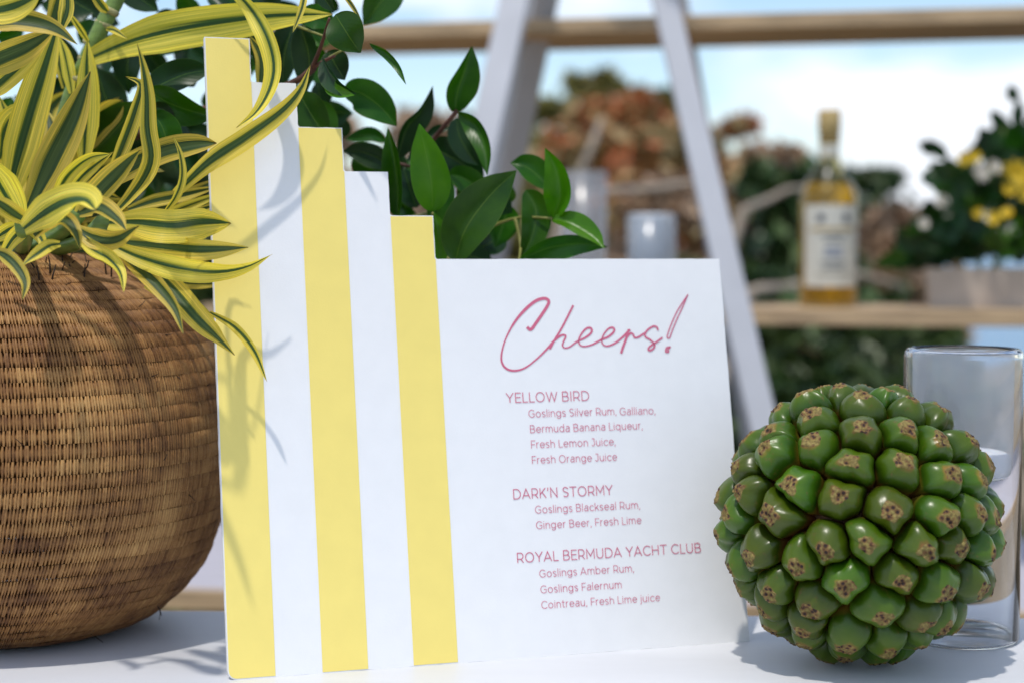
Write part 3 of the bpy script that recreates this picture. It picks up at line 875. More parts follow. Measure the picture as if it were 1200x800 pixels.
# ------------------------------------------------------------------ broad leaved greenery
def GLf(par, pts, hw, depth, tw=(0, 0), fold=0.25, mat=None, prof='ovate', **kw):
    fold = fold * 1.5 + random.uniform(0, .1)
    tw = (tw[0] + random.uniform(-12, 12), tw[1] + random.uniform(-12, 12))
    return blade('leaf', pts, hw, mat or M_broad, par, depth, tw, fold, prof, wave=kw.pop('wave', .05), **kw)
tall = thing('leafy_branch', 'tall dark green broad leaved branch rising behind the tallest steps of the sign', 'branch', (BX + .03, BY + .02, TT + 0.26))
G = lambda *a, **k: GLf(tall, *a, **k)
G([(391, 17), (402, 32), (412, 48), (421, 62)], 24, (1.20, 1.20), (10, 10), .15)
G([(384, 60), (393, 76), (404, 94)], 18, (1.27, 1.27), (0, 0), .2, M_darkleaf)
G([(432, 52), (452, 62), (466, 78), (475, 99)], 6, (1.24, 1.22), (30, 30), .4)
G([(474, -20), (452, -4), (426, 30)], 22, (1.36, 1.36), (0, 0), .2)
G([(402, 108), (420, 108), (444, 124), (465, 148)], 22, (1.31, 1.31), (10, 10), .2)
G([(378, 70), (388, 88), (402, 102), (417, 110)], 13, (1.24, 1.20), (50, 30), .5, M_darkleaf)
G([(384, 92), (392, 105), (415, 112)], 9, (1.235, 1.20), (0, 0), .2, M_brightleaf)
G([(350, 108), (362, 130), (384, 165)], 21, (1.28, 1.28), (-5, 0), .25)
G([(352, 32), (362, 66), (360, 110)], 19, (1.31, 1.31), (30, 30), .3, M_darkleaf)
G([(346, 24), (334, 60), (330, 104)], 20, (1.33, 1.33), (0, 0), .3, M_darkleaf)
G([(372, 118), (380, 140), (388, 172)], 17, (1.31, 1.31), (0, 0), .2)
G([(352, 18), (372, 20), (394, 30)], 15, (1.28, 1.28), (0, 0), .2)
G([(374, -20), (380, -2), (391, 14)], 10, (1.22, 1.22), (20, 0), .3, M_darkleaf)
G([(300, 30), (312, 60), (318, 100)], 18, (1.32, 1.34), (0, 20), .3, M_darkleaf)
G([(352, 60), (372, 76), (396, 92)], 20, (1.34, 1.34), (0, 20), .3)
G([(108, 180), (128, 160), (146, 140), (166, 118)], 28, (1.30, 1.28), (-10, 0), .15)
G([(172, 110), (196, 96), (222, 86), (250, 82)], 20, (1.28, 1.28), (-20, -10), .25, M_darkleaf)
G([(172, 106), (196, 120), (222, 130), (252, 138)], 22, (1.27, 1.27), (10, 20), .2)
G([(196, 178), (194, 160), (186, 142), (174, 134)], 22, (1.25, 1.25), (0, 0), .3)
G([(176, 128), (190, 128), (206, 142)], 9, (1.27, 1.27), (0, 0), .3, M_darkleaf)
G([(62, -20), (84, 0), (110, 16), (108, 22)], 26, (1.36, 1.36), (0, 0), .2, M_darkleaf)
G([(20, 60), (60, 64), (100, 84)], 26, (1.38, 1.38), (0, 0), .2, M_darkleaf)
G([(144, -30), (160, -6), (186, 14)], 18, (1.34, 1.34), (0, 0), .2, M_darkleaf)
G([(136, 150), (122, 110), (112, 78)], 26, (1.36, 1.36), (0, 0), .2, M_darkleaf)
G([(160, 30), (150, 70), (150, 110)], 20, (1.38, 1.38), (0, 0), .2, M_darkleaf)
# mass of darker leaves further back in the branch
cells = []
tries = 0
while len(cells) < 118 and tries < 6000:
    tries += 1
    x, y = random.uniform(-10, 395), random.uniform(-25, 250)
    if x > 262 and y > 170: continue
    if 132 < x < 175 and -10 < y < 34: continue      # open sky seen between the leaves
    if 76 < x < 90 and 48 < y < 92: continue
    if any((x - a) ** 2 + (y - b_) ** 2 < 17 ** 2 for a, b_ in cells): continue
    cells.append((x, y))
for x, y in cells:
    a = random.uniform(0, 6.28); ln = random.uniform(26, 44)
    dx, dy = math.cos(a) * ln / 2, math.sin(a) * ln / 2
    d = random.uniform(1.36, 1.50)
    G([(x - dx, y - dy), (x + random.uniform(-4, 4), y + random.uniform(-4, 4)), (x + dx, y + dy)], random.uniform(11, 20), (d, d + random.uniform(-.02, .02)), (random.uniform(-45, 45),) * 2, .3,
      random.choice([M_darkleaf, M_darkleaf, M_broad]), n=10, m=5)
def twig(par, pts, r, mat=M_twig, name='twig'):
    q = [Vector(v) for v in catmull([P(*p) for p in pts], 14)]
    b = MB(); b.tube(q, [r * (1.25 - .5 * i / 13) for i in range(14)], 7); return b.build(name, mat, par, True)
twig(tall, [(30, 300, 1.31), (90, 200, 1.33), (180, 150, 1.33), (270, 120, 1.32), (340, 100, 1.30), (368, 80, 1.27)], 0.0035, M_twig, 'stem')
twig(tall, [(366, 80, 1.27), (376, 55, 1.25), (386, 22, 1.22)], 0.0014)
twig(tall, [(366, 80, 1.27), (380, 72, 1.26), (392, 66, 1.25)], 0.0014)
twig(tall, [(386, 68, 1.26), (396, 62, 1.25), (404, 58, 1.25)], 0.0010, M_olive)
twig(tall, [(336, 26, 1.26), (356, 34, 1.25), (383, 44, 1.24)], 0.0010, M_olive)
twig(tall, [(374, 76, 1.26), (388, 96, 1.28), (404, 108, 1.31)], 0.0011)
twig(tall, [(60, 260, 1.33), (66, 160, 1.36), (100, 60, 1.38), (140, -20, 1.38)], 0.0035, M_twig, 'stem')

low = thing('leafy_branch', 'glossy green broad leaved sprig looking over the low steps of the sign', 'branch', (P(505, 400, 1.39).x, 1.38, TT))
def G(pts, hw, depth, *a, **k):
    return GLf(low, pts, hw, (depth[0] + .065, depth[1] + .065), *a, **k)
G([(533, 131), (536, 108), (544, 84), (552, 54)], 20, (1.27, 1.25), (20, 35), .35)
G([(537, 131), (556, 146), (568, 172), (571, 206)], 13, (1.26, 1.23), (30, 20), .4)
G([(536, 138), (538, 158), (548, 178), (560, 194)], 17, (1.29, 1.29), (-20, 0), .25, M_darkleaf)
G([(466, 186), (476, 152), (494, 130), (507, 101)], 15, (1.28, 1.27), (30, 30), .5, M_darkleaf)
G([(464, 256), (466, 222), (462, 186), (453, 150)], 15, (1.25, 1.24), (-35, -25), .6)
G([(507, 250), (506, 218), (500, 184), (491, 147)], 24, (1.215, 1.19), (8, -8), .25, M_brightleaf)
G([(508, 268), (514, 244), (522, 224), (527, 206)], 16, (1.25, 1.25), (10, 0), .3)
G([(533, 308), (545, 270), (572, 232), (605, 200)], 30, (1.215, 1.21), (-12, 6), .22)
G([(516, 310), (514, 288), (512, 266), (508, 248)], 13, (1.22, 1.22), (20, 0), .4, M_brightleaf)
G([(644, 220), (630, 206), (614, 194), (598, 190)], 18, (1.27, 1.27), (20, 10), .3)
G([(646, 257), (656, 232), (652, 202), (639, 175)], 18, (1.25, 1.23), (-15, -15), .45, M_brightleaf)
G([(616, 222), (628, 246), (624, 276), (610, 304)], 19, (1.26, 1.25), (10, 0), .3)
G([(648, 257), (668, 262), (692, 276), (708, 292)], 15, (1.245, 1.22), (-35, -20), .35, M_brightleaf)
G([(608, 308), (640, 292), (676, 286), (711, 290)], 16, (1.24, 1.23), (25, 10), .3)
G([(498, 168), (520, 180), (544, 194), (568, 220)], 24, (1.31, 1.31), (0, 0), .2, M_darkleaf)
G([(524, 206), (540, 208), (560, 220), (576, 240)], 16, (1.29, 1.29), (0, 10), .2)
G([(452, 166), (436, 158), (420, 160), (404, 164)], 9, (1.32, 1.32), (0, 0), .2)
G([(458, 196), (440, 184), (420, 178), (401, 178)], 15, (1.29, 1.29), (0, 0), .3, M_darkleaf)
G([(500, 160), (514, 152), (528, 150)], 6, (1.30, 1.30), (0, 0), .2, M_darkleaf)
G([(470, 178), (462, 196), (466, 218)], 16, (1.30, 1.30), (0, 0), .2, M_darkleaf)
G([(480, 176), (500, 190), (520, 214)], 20, (1.33, 1.33), (0, 0), .2, M_darkleaf)
G([(488, 244), (480, 220), (472, 196)], 16, (1.29, 1.29), (0, 0), .2, M_darkleaf)
G([(540, 236), (556, 250), (566, 280)], 20, (1.30, 1.30), (0, 0), .2, M_darkleaf)
G([(560, 240), (580, 236), (600, 250)], 18, (1.29, 1.29), (0, 0), .2, M_darkleaf)
G([(596, 240), (590, 262), (580, 290)], 18, (1.30, 1.30), (0, 0), .2, M_broad)
G([(524, 310), (548, 300), (580, 310)], 18, (1.29, 1.29), (0, 0), .2, M_darkleaf)
for (x, y, a_, l) in ((470, 230, 1.2, 50), (446, 214, -2.2, 40), (520, 190, -.6, 46), (486, 206, -1.9, 50), (548, 262, -.9, 50), (576, 284, -.5, 44), (498, 276, -2.0, 50), (474, 262, -1.4, 54), (556, 232, .6, 44), (430, 196, .4, 36), (590, 224, 1.4, 40), (538, 286, -1.4, 50)):
    G([(x - math.cos(a_) * l / 2, y - math.sin(a_) * l / 2), (x, y), (x + math.cos(a_) * l / 2, y + math.sin(a_) * l / 2)], random.uniform(14, 19), (1.31, 1.33), (random.uniform(-30, 30), random.uniform(-30, 30)), .25, random.choice([M_darkleaf, M_broad]))
twig(low, [(x, y, d + .06) for x, y, d in [(505, 560, 1.33), (500, 430, 1.33), (505, 300, 1.32), (500, 200, 1.30), (502, 168, 1.30), (520, 150, 1.28), (535, 130, 1.27)]], 0.0024, M_twig, 'stem')
twig(low, [(x, y, d + .06) for x, y, d in [(506, 320, 1.32), (560, 275, 1.29), (604, 256, 1.27), (646, 256, 1.25)]], 0.0013, M_olive)
twig(low, [(x, y, d + .06) for x, y, d in [(503, 290, 1.32), (520, 300, 1.27), (534, 306, 1.22)]], 0.0015, M_olive)
twig(low, [(x, y, d + .06) for x, y, d in [(503, 280, 1.32), (506, 262, 1.26), (507, 250, 1.21)]], 0.0012, M_olive)
twig(low, [(x, y, d + .06) for x, y, d in [(500, 250, 1.31), (480, 255, 1.27), (464, 256, 1.25)]], 0.0012, M_olive)
twig(low, [(x, y, d + .06) for x, y, d in [(500, 205, 1.30), (480, 195, 1.29), (458, 190, 1.29)]], 0.0012, M_twig)
twig(low, [(x, y, d + .06) for x, y, d in [(604, 256, 1.27), (610, 285, 1.26), (608, 308, 1.24)]], 0.0012, M_olive)
b = MB(); b.lathe([(0, 0), (.034, 0), (.038, .004), (.042, .085), (.039, .087), (.036, .01), (0, .01)], 32, (P(505, 400, 1.33).x - .005, 1.38, TT))
o = b.build('plant_pot', simple('grey_pot', (.3, .3, .3), .7), None, True); tag(o, 'small grey pot hidden behind the sign that holds the glossy sprig', 'pot')

# ------------------------------------------------------------------ pandanus fruit
def fruit_mat():
    m, t, b = new_mat('fruit_green_skin')
    N, Lk = t.nodes, t.links
    at = N.new('ShaderNodeAttribute'); at.attribute_name = 'rise'
    oi = N.new('ShaderNodeObjectInfo')
    tcn = N.new('ShaderNodeTexCoord')
    n1 = N.new('ShaderNodeTexNoise'); n1.inputs['Scale'].default_value = 60; n1.inputs['Detail'].default_value = 5
    Lk.new(tcn.outputs['Object'], n1.inputs['Vector'])
    r = N.new('ShaderNodeValToRGB'); e = r.color_ramp.elements
    e[0].position = 0.0; e[0].color = (0.17, 0.060, 0.008, 1)
    e[1].position = 1.0; e[1].color = (0.22, 0.12, 0.020, 1)
    for p, c in ((0.28, (0.13, 0.085, 0.010)), (0.46, (0.020, 0.050, 0.002)), (0.68, (0.034, 0.082, 0.002)), (0.93, (0.062, 0.112, 0.004))):
        x = e.new(p); x.color = (*c, 1)
    ad = N.new('ShaderNodeMath'); ad.operation = 'MULTIPLY_ADD'; ad.inputs[1].default_value = 0.30; ad.inputs[2].default_value = -0.15
    Lk.new(n1.outputs['Fac'], ad.inputs[0])
    a2 = N.new('ShaderNodeMath'); a2.operation = 'ADD'
    Lk.new(ad.outputs[0], a2.inputs[0]); Lk.new(at.outputs['Fac'], a2.inputs[1])
    Lk.new(a2.outputs[0], r.inputs[0])
    hs = N.new('ShaderNodeHueSaturation')
    v = N.new('ShaderNodeMath'); v.operation = 'MULTIPLY_ADD'; v.inputs[1].default_value = 0.5; v.inputs[2].default_value = 0.75
    Lk.new(oi.outputs['Random'], v.inputs[0]); Lk.new(v.outputs[0], hs.inputs['Value'])
    h = N.new('ShaderNodeMath'); h.operation = 'MULTIPLY_ADD'; h.inputs[1].default_value = 0.05; h.inputs[2].default_value = 0.465
    Lk.new(oi.outputs['Random'], h.inputs[0]); Lk.new(h.outputs[0], hs.inputs['Hue'])
    # scuffs and corky freckles on the skin
    n3 = N.new('ShaderNodeTexNoise'); n3.inputs['Scale'].default_value = 170; n3.inputs['Detail'].default_value = 6; n3.inputs['Roughness'].default_value = .7
    Lk.new(tcn.outputs['Object'], n3.inputs['Vector'])
    rs_ = N.new('ShaderNodeValToRGB'); rs_.color_ramp.elements[0].position = .58; rs_.color_ramp.elements[1].position = .72
    rs_.color_ramp.elements[0].color = (0, 0, 0, 1); rs_.color_ramp.elements[1].color = (.7, .7, .7, 1)
    Lk.new(n3.outputs['Fac'], rs_.inputs[0])
    ms_ = N.new('ShaderNodeMixRGB'); ms_.inputs[2].default_value = (.13, .075, .02, 1)
    Lk.new(rs_.outputs[0], ms_.inputs[0]); Lk.new(r.outputs[0], ms_.inputs[1])
    Lk.new(ms_.outputs[0], hs.inputs['Color']); Lk.new(hs.outputs[0], b.inputs['Base Color'])
    b.inputs['Specular IOR Level'].default_value = .36
    b.inputs['Roughness'].default_value = 0.30
    n2 = N.new('ShaderNodeTexNoise'); n2.inputs['Scale'].default_value = 220; n2.inputs['Detail'].default_value = 4
    Lk.new(tcn.outputs['Object'], n2.inputs['Vector'])
    bp = N.new('ShaderNodeBump'); bp.inputs['Strength'].default_value = 0.22; bp.inputs['Distance'].default_value = 0.0006
    Lk.new(n2.outputs['Fac'], bp.inputs['Height']); Lk.new(bp.outputs[0], b.inputs['Normal'])
    return m
def tip_mat():
    m, t, b = new_mat('fruit_brown_tip')
    N, Lk = t.nodes, t.links
    tcn = N.new('ShaderNodeTexCoord')
    vo = N.new('ShaderNodeTexVoronoi'); vo.inputs['Scale'].default_value = 270
    Lk.new(tcn.outputs['Object'], vo.inputs['Vector'])
    n1 = N.new('ShaderNodeTexNoise'); n1.inputs['Scale'].default_value = 500; n1.inputs['Detail'].default_value = 4
    Lk.new(tcn.outputs['Object'], n1.inputs['Vector'])
    r = N.new('ShaderNodeValToRGB'); e = r.color_ramp.elements
    e[0].position = 0.24; e[0].color = (0.030, 0.013, 0.008, 1)
    e[1].position = 0.60; e[1].color = (0.25, 0.19, 0.055, 1)
    x = e.new(0.38); x.color = (0.19, 0.090, 0.030, 1)
    Lk.new(vo.outputs['Distance'], r.inputs[0])
    r2 = N.new('ShaderNodeValToRGB')
    r2.color_ramp.elements[0].position = 0.35; r2.color_ramp.elements[0].color = (0.5, 0.45, 0.4, 1)
    r2.color_ramp.elements[1].position = 0.65; r2.color_ramp.elements[1].color = (1.1, 1.1, 1.05, 1)
    Lk.new(n1.outputs['Fac'], r2.inputs[0])
    mxn = N.new('ShaderNodeMixRGB'); mxn.blend_type = 'MULTIPLY'; mxn.inputs[0].default_value = 1
    Lk.new(r.outputs[0], mxn.inputs[1]); Lk.new(r2.outputs[0], mxn.inputs[2])
    Lk.new(mxn.outputs[0], b.inputs['Base Color'])
    b.inputs['Roughness'].default_value = 0.8
    bp = N.new('ShaderNodeBump'); bp.inputs['Strength'].default_value = 0.8; bp.inputs['Distance'].default_value = 0.0008
    Lk.new(vo.outputs['Distance'], bp.inputs['Height']); Lk.new(bp.outputs[0], b.inputs['Normal'])
    return m
M_fruit, M_tip = fruit_mat(), tip_mat()
FR = 0.0965
FC = Vector((0.2400, 1.178, TT + 0.0952))
fruit = thing('pandanus_fruit', 'big round green knobbly fruit with brown tipped segments on the table', 'fruit', (FC.x, FC.y, TT))
NF = 128
pts = []
for i in range(NF):
    z = 1 - 2 * (i + .5) / NF; rr = math.sqrt(1 - z * z); ph = i * math.pi * (3 - math.sqrt(5))
    pts.append((rr * math.cos(ph), rr * math.sin(ph), z))
pts = np.array(pts) + rng.normal(0, 0.050, (NF, 3))
pts /= np.linalg.norm(pts, axis=1)[:, None]
for it in range(3):                                # mild relaxation keeps the packing uneven
    D = pts[:, None] - pts[None]; dd = np.linalg.norm(D, axis=2) + np.eye(NF)
    f = (D / dd[..., None] ** 4 * (dd[..., None] < 0.7)).sum(1)
    pts += f * 6e-6; pts /= np.linalg.norm(pts, axis=1)[:, None]
rot = np.array(Matrix.Rotation(R(8), 3, 'X') @ Matrix.Rotation(R(-14), 3, 'Y') @ Matrix.Rotation(R(40), 3, 'Z'))
pts = pts @ rot.T
KA = 30
core = MB()
bmc = bmesh.new(); bmesh.ops.create_icosphere(bmc, subdivisions=4, radius=0.069)
cv = [(v.co.x + FC.x, v.co.y + FC.y, v.co.z + FC.z) for v in bmc.verts]; cf = [[v.index for v in f_.verts] for f_ in bmc.faces]; bmc.free()
core_o = mesh_obj('core', cv, cf, simple('fruit_core', (0.13, 0.055, 0.010), 0.6, noise=.3, nscale=80), fruit, True)
for i in range(NF):
    c = Vector(pts[i])
    e1 = c.cross(Vector((0.02, 0.05, 1))).normalized(); e2 = c.cross(e1)
    dots = pts @ pts[i]
    nb = np.argsort(-dots)[1:10]
    bound = np.zeros(KA)
    info = []
    for j in nb:
        d = Vector(pts[j]) - c
        x, y = d.dot(e1), d.dot(e2)
        info.append((math.hypot(x, y) / 2, math.atan2(y, x)))
    for k in range(KA):
        a = 2 * math.pi * k / KA
        acc = 0
        for h, an in info:
            co_ = math.cos(a - an)
            if co_ > 0.05:
                acc += (co_ / h) ** 15
        bound[k] = acc ** (-1 / 15)
    out_j = random.gauss(0.0004, 0.0013)
    rot_p = random.uniform(0, 6.28)
    ofx, ofy = random.gauss(0, .010), random.gauss(0, .010)
    dn = Vector((0, 0, -1)) - c * Vector((0, 0, -1)).dot(c)
    ofx += dn.dot(e1) * .035; ofy += dn.dot(e2) * .035
    asym = random.uniform(0, 6.28)
    tipw = random.uniform(0.24, 0.36)
    rings = [(1.02, 0.0690, 0.0), (1.02, 0.0765, .16), (1.005, 0.0822, .34), (0.965, 0.0864, .5), (0.89, 0.0898, .64), (0.76, 0.0927, .76), (0.58, 0.0952, .87), (tipw + .06, 0.0970, .96), (tipw, 0.0976, 1.0), (tipw * .55, 0.0970, 1), (tipw * .2, 0.0969, 1)]
    vs, rise = [], []
    mean = bound.mean()
    for ri_, (fr_, rad, hh) in enumerate(rings):
        top = max(0, (ri_ - 3) / 7)
        rad = rad + out_j * min(1, ri_ / 4)
        for k in range(KA):
            a = 2 * math.pi * k / KA
            bo = bound[k] * (1 - .12 * top) + mean * (.12 * top)     # polygon below, rounder above
            facet = 1 + 0.035 * math.cos(5 * a + rot_p) * (1.9 if 3 <= ri_ <= 7 else 0)
            if ri_ >= 7: facet *= 1 + 0.10 * math.cos(3 * a + asym) + 0.06 * math.cos(7 * a + rot_p)
            w = bo * fr_ * facet * 0.985
            lx, ly = w * math.cos(a) + ofx * top * 6 * mean, w * math.sin(a) + ofy * top * 6 * mean
            # a flat cell is projected outward radially
            dirv = (c + e1 * lx + e2 * ly).normalized()
            rr = rad - 0.0012 * math.cos(a - asym) * top
            if ri_ >= 3: rr = rr - (0.0955 * (1 - 1 / math.sqrt(1 + lx * lx + ly * ly))) * .4
            if ri_ >= 7: rr += random.gauss(0, .00028)
            vs.append(FC + dirv * rr); rise.append(hh)
    cc = FC + (c + e1 * ofx * 6 * mean + e2 * ofy * 6 * mean).normalized() * (0.0970 + out_j)
    vs.append(cc); rise.append(1)
    nr = len(rings)
    fs = [(r_ * KA + k, r_ * KA + (k + 1) % KA, (r_ + 1) * KA + (k + 1) % KA, (r_ + 1) * KA + k) for r_ in range(nr - 1) for k in range(KA)]
    fs += [((nr - 1) * KA + k, (nr - 1) * KA + (k + 1) % KA, nr * KA) for k in range(KA)]
    org = FC + c * 0.07
    o = mesh_obj('segment', [v - org for v in vs], fs, [M_fruit, M_tip], None, True)
    fruit_inv = fruit.matrix_basis.inverted()
    o.parent = fruit; o.matrix_parent_inverse = fruit_inv; o.location = org
    me = o.data
    mi = [0] * len(fs)
    for r_ in range(7, nr - 1):
        for k in range(KA): mi[r_ * KA + k] = 1
    for k in range(KA): mi[(nr - 1) * KA + k] = 1
    me.polygons.foreach_set('material_index', mi)
    at = me.attributes.new('rise', 'FLOAT', 'POINT'); at.data.foreach_set('value', rise)
zmin = min((o.matrix_basis @ v.co).z for o in fruit.children for v in o.data.vertices if o.name.startswith('segment'))
fruit.location.z += (TT + 0.0004) - zmin if False else 0
FRUIT_DZ = TT + 0.0003 - zmin

# ------------------------------------------------------------------ double walled glass with candle
GX, GY = 0.3304, 1.25
gl = thing('glass_candle_holder', 'tall clear double walled glass candle holder behind the green fruit', 'candle holder', (GX, GY, TT))
ro, ri2, hgt, zi = 0.0425, 0.0362, 0.2140, 0.1180
prof_o = [(0, 0.0), (ro - .003, 0.0), (ro - .0008, .0008), (ro, .003), (ro, hgt - .006), (ro - .0010, hgt - .0022), (ro - .0026, hgt - .0005), (ro - .0042, hgt), (ri2 + .0006, hgt - .0008), (ri2 + .0006, hgt - .0022), (ro - .0036, hgt - .0016), (ro - .0020, hgt - .0036), (ro - .0013, hgt - .007), (ro - .0013, .0035), (ro - .003, .0016), (0, .0016)]
b = MB(); b.lathe(prof_o, 128, (GX, GY, TT + .0004), close=False); b.build('outer_wall', M_holder_glass, gl, True)
b = MB(); b.lathe([(ri2, hgt - .0024), (ri2, zi + .010), (ri2 - .0015, zi + .004), (ri2 - .005, zi + .001), (ri2 - .010, zi), (0, zi)], 96, (GX, GY, TT + .0004), close=False)
b.build('inner_cup', M_frost, gl, True)
b = MB(); b.lathe([(0, 0), (.0325, 0), (.0338, .001), (.0338, .015), (.032, .0165), (0.006, .0155), (0, .0145)], 64, (GX, GY, TT + zi + .0022)); cndl = b.build('candle', M_wax, None, True)
tag(cndl, 'short white candle inside the tall clear glass holder', 'candle')
b = MB(); b.tube([(GX, GY, TT + zi + .014), (GX + .0005, GY, TT + zi + .021), (GX + .0018, GY, TT + zi + .025)], [.0008] * 3, 6); b.build('wick', simple('wick_black', (.03, .025, .02), .9), cndl)

# ------------------------------------------------------------------ shelf rack behind
rack = thing('shelf_rack', 'pale A frame shelving rack with wooden planks behind the table', 'shelf rack', (0.3, 2.7, 0))
def leg(p, q, w, t, side=(1, -.12, 0)):
    p, q = Vector(p), Vector(q)
    d = (q - p)
    s = -p.z / d.z
    foot = p + d * s
    top = p + d * ((2.32 - p.z) / d.z)
    b = MB(); b.beam(foot, top, w, t, Vector(side), .002); return b.build('leg', M_leg, rack)
leg(P(900, 520, 2.42), P(779, 0, 2.72), .040, .024)
leg(P(560, 200, 2.60), P(604, 0, 2.72), .046, .024)
leg(P(596, 200, 3.05), P(636, 0, 2.88), .046, .030, (1, .5, 0))
leg(P(884, 520, 3.32), P(790, 0, 2.98), .040, .030, (1, .3, 0))
def plank(pxl, pyl, dl, pxr, pyr, dr, depth, th_, mat, ext=.35, edge=None):
    a, c = P(pxl, pyl, dl), P(pxr, pyr, dr)
    z = (a.z + c.z) / 2
    a.z = c.z = z
    d = (c - a).normalized(); a = a - d * ext; c = c + d * ext
    n = Vector((-d.y, d.x, 0))
    b = MB(); off = n * depth / 2 - Vector((0, 0, th_ / 2))
    b.beam(a + off, c + off, depth, th_, n, .002)
    return b.build('plank', mat, rack), z, a, c, n
_, zU, *_r = plank(440, 27, 2.86, 1200, 8, 2.66, .24, .024, M_plank, .3)
_, zL, La, Lc, Ln = plank(440, 359, 2.78, 1200, 363, 2.58, .26, .026, M_plank, .3)
_, zB, *_r3 = plank(240, 706, 2.50, 1200, 700, 2.34, .62, .026, M_lowplank, .5)
bo = _r3
d_ = (_r3[1] - _r3[0]).normalized()
b = MB(); e_ = _r3[2] * -0.009 - Vector((0, 0, .013)); b.beam(_r3[0] + e_, _r3[1] + e_, .016, .030, _r3[2], .002); b.build('plank_edge', M_plank, rack)
for zz_, dd_ in ((2.25, 2.66),):
    b = MB(); b.beam(P(600, -620, 2.80), P(780, -620, 2.80), .05, .05); b.build('cross_bar', M_leg, rack)

# objects standing on the middle plank
def on_plank(px, back=.10):
    """point on the middle plank under photo column px, 'back' metres behind its front edge"""
    t = 0
    for _ in range(30):
        p = La + (Lc - La) * t + Ln * back
        q = 600 + F * p.x / p.y
        t += (px - q) / F * p.y / (Lc - La).length
    return Vector((p.x, p.y, zL))
M_label = simple('cream_label', (0.62, 0.60, 0.52), 0.7, noise=.05, nscale=60)
M_mark = simple('label_ink', (0.10, 0.11, 0.13), 0.7)
M_gold = simple('gold_cap', (0.50, 0.36, 0.14), 0.4, noise=.1, nscale=60)
M_bglass = thin_glass('bottle_glass', (0.92, 0.86, 0.62))
M_rum = thin_glass('amber_drink', (0.96, 0.76, 0.16), .28, (.90, .68, .06))
bp0 = on_plank(970, .11)
bottle = thing('liquor_bottle', 'amber liquor bottle with a cream label standing on the middle plank', 'bottle', tuple(bp0))
kb = bp0.y / F          # metres per photo pixel at the bottle
r0 = 33.5 * kb
h_ = lambda px: px * kb
body = [(0, .001), (r0 - .004, .0), (r0, .004), (r0, h_(122)), (r0 * .97, h_(132)), (r0 * .84, h_(144)), (r0 * .60, h_(156)), (r0 * .42, h_(166)), (r0 * .34, h_(176)), (r0 * .32, h_(196)), (r0 * .32, h_(206))]
innr = []
b = MB(); b.lathe(body, 48, tuple(bp0), close=False); b.build('glass_body', M_bglass, bottle, True)
liq = [(0, .0070)] + [(r * .955, max(z, .0070)) for r, z in body[1:5]] + [(r0 * .80, h_(144)), (0, h_(144.5))]
b = MB(); b.lathe(liq, 48, tuple(bp0), close=False); b.build('drink', M_rum, bottle, True)
b = MB(); b.lathe([(0, h_(190)), (r0 * .36, h_(190)), (r0 * .37, h_(204)), (r0 * .40, h_(206)), (r0 * .40, h_(227)), (r0 * .36, h_(229)), (0, h_(229))], 32, tuple(bp0)); b.build('cap', M_gold, bottle, True)
def wrap(z0, z1, a0, a1, rad, mat, name, n=18):
    vs, fs = [], []
    for k in range(n + 1):
        a = R(a0 + (a1 - a0) * k / n)
        for z in (z0, z1): vs.append((bp0.x + rad * math.cos(a), bp0.y + rad * math.sin(a), zL + z))
    fs = [(2 * k, 2 * k + 2, 2 * k + 3, 2 * k + 1) for k in range(n)]
    return mesh_obj(name, vs, fs, mat, bottle, True)
wrap(h_(24), h_(118), 208, 332, r0 + .0006, M_label, 'front_label')
for a0, a1 in ((238, 252), (288, 302)): wrap(h_(98), h_(108), a0, a1, r0 + .0012, M_mark, 'label_mark')
wrap(h_(58), h_(70), 252, 288, r0 + .0012, simple('label_grey', (.30, .32, .36), .7), 'label_mark')
for zq, aq, bq in ((82, 246, 294), (76, 252, 288), (50, 244, 296), (45, 250, 290)): wrap(h_(zq), h_(zq + 2.2), aq, bq, r0 + .0012, M_mark, 'label_mark')
wrap(h_(88), h_(92), 222, 318, r0 + .0012, M_gold, 'label_mark')
wrap(h_(36), h_(39), 236, 306, r0 + .0012, simple('label_line', (.38, .34, .26), .7), 'label_mark')
b = MB(); b.lathe([(r0 * .345, h_(172)), (r0 * .345, h_(188))], 32, tuple(bp0), close=False); b.build('neck_band', M_label, bottle, True)

def cup(name, px, w_px, h_px, back, mat, label, cat, fill=None):
    p = on_plank(px, back); k = p.y / F; r = w_px / 2 * k; h = h_px * k
    t = thing(name, label, cat, tuple(p))
    b = MB(); b.lathe([(0, 0), (r * .96, 0), (r, .003), (r, h), (r - .0025, h), (r - .0025, .006), (0, .006)], 48, tuple(p), close=False)
    b.build('glass_wall', mat, t, True)
    return t, p, r, h, k
cup('glass_vase', 684, 52, 158, .045, M_glassf, 'tall greyish glass cylinder on the middle plank behind the leafy sprig', 'glass vase')
cupt, p_, r_, h2_, k_ = cup('glass_votive', 763, 56, 108, .045, M_tumbler, 'short glass tumbler with a pale candle just above the sign', 'glass')
b = MB(); b.lathe([(0, 0), (r_ - .004, 0), (r_ - .004, h2_ * .93), (r_ - .007, h2_ * .96), (0, h2_ * .95)], 40, (p_.x, p_.y, p_.z + .0066)); o = b.build('candle', simple('pale_wax', (.55, .60, .66), .6), None, True)
tag(o, 'pale blue white candle inside the short glass on the middle plank', 'candle')

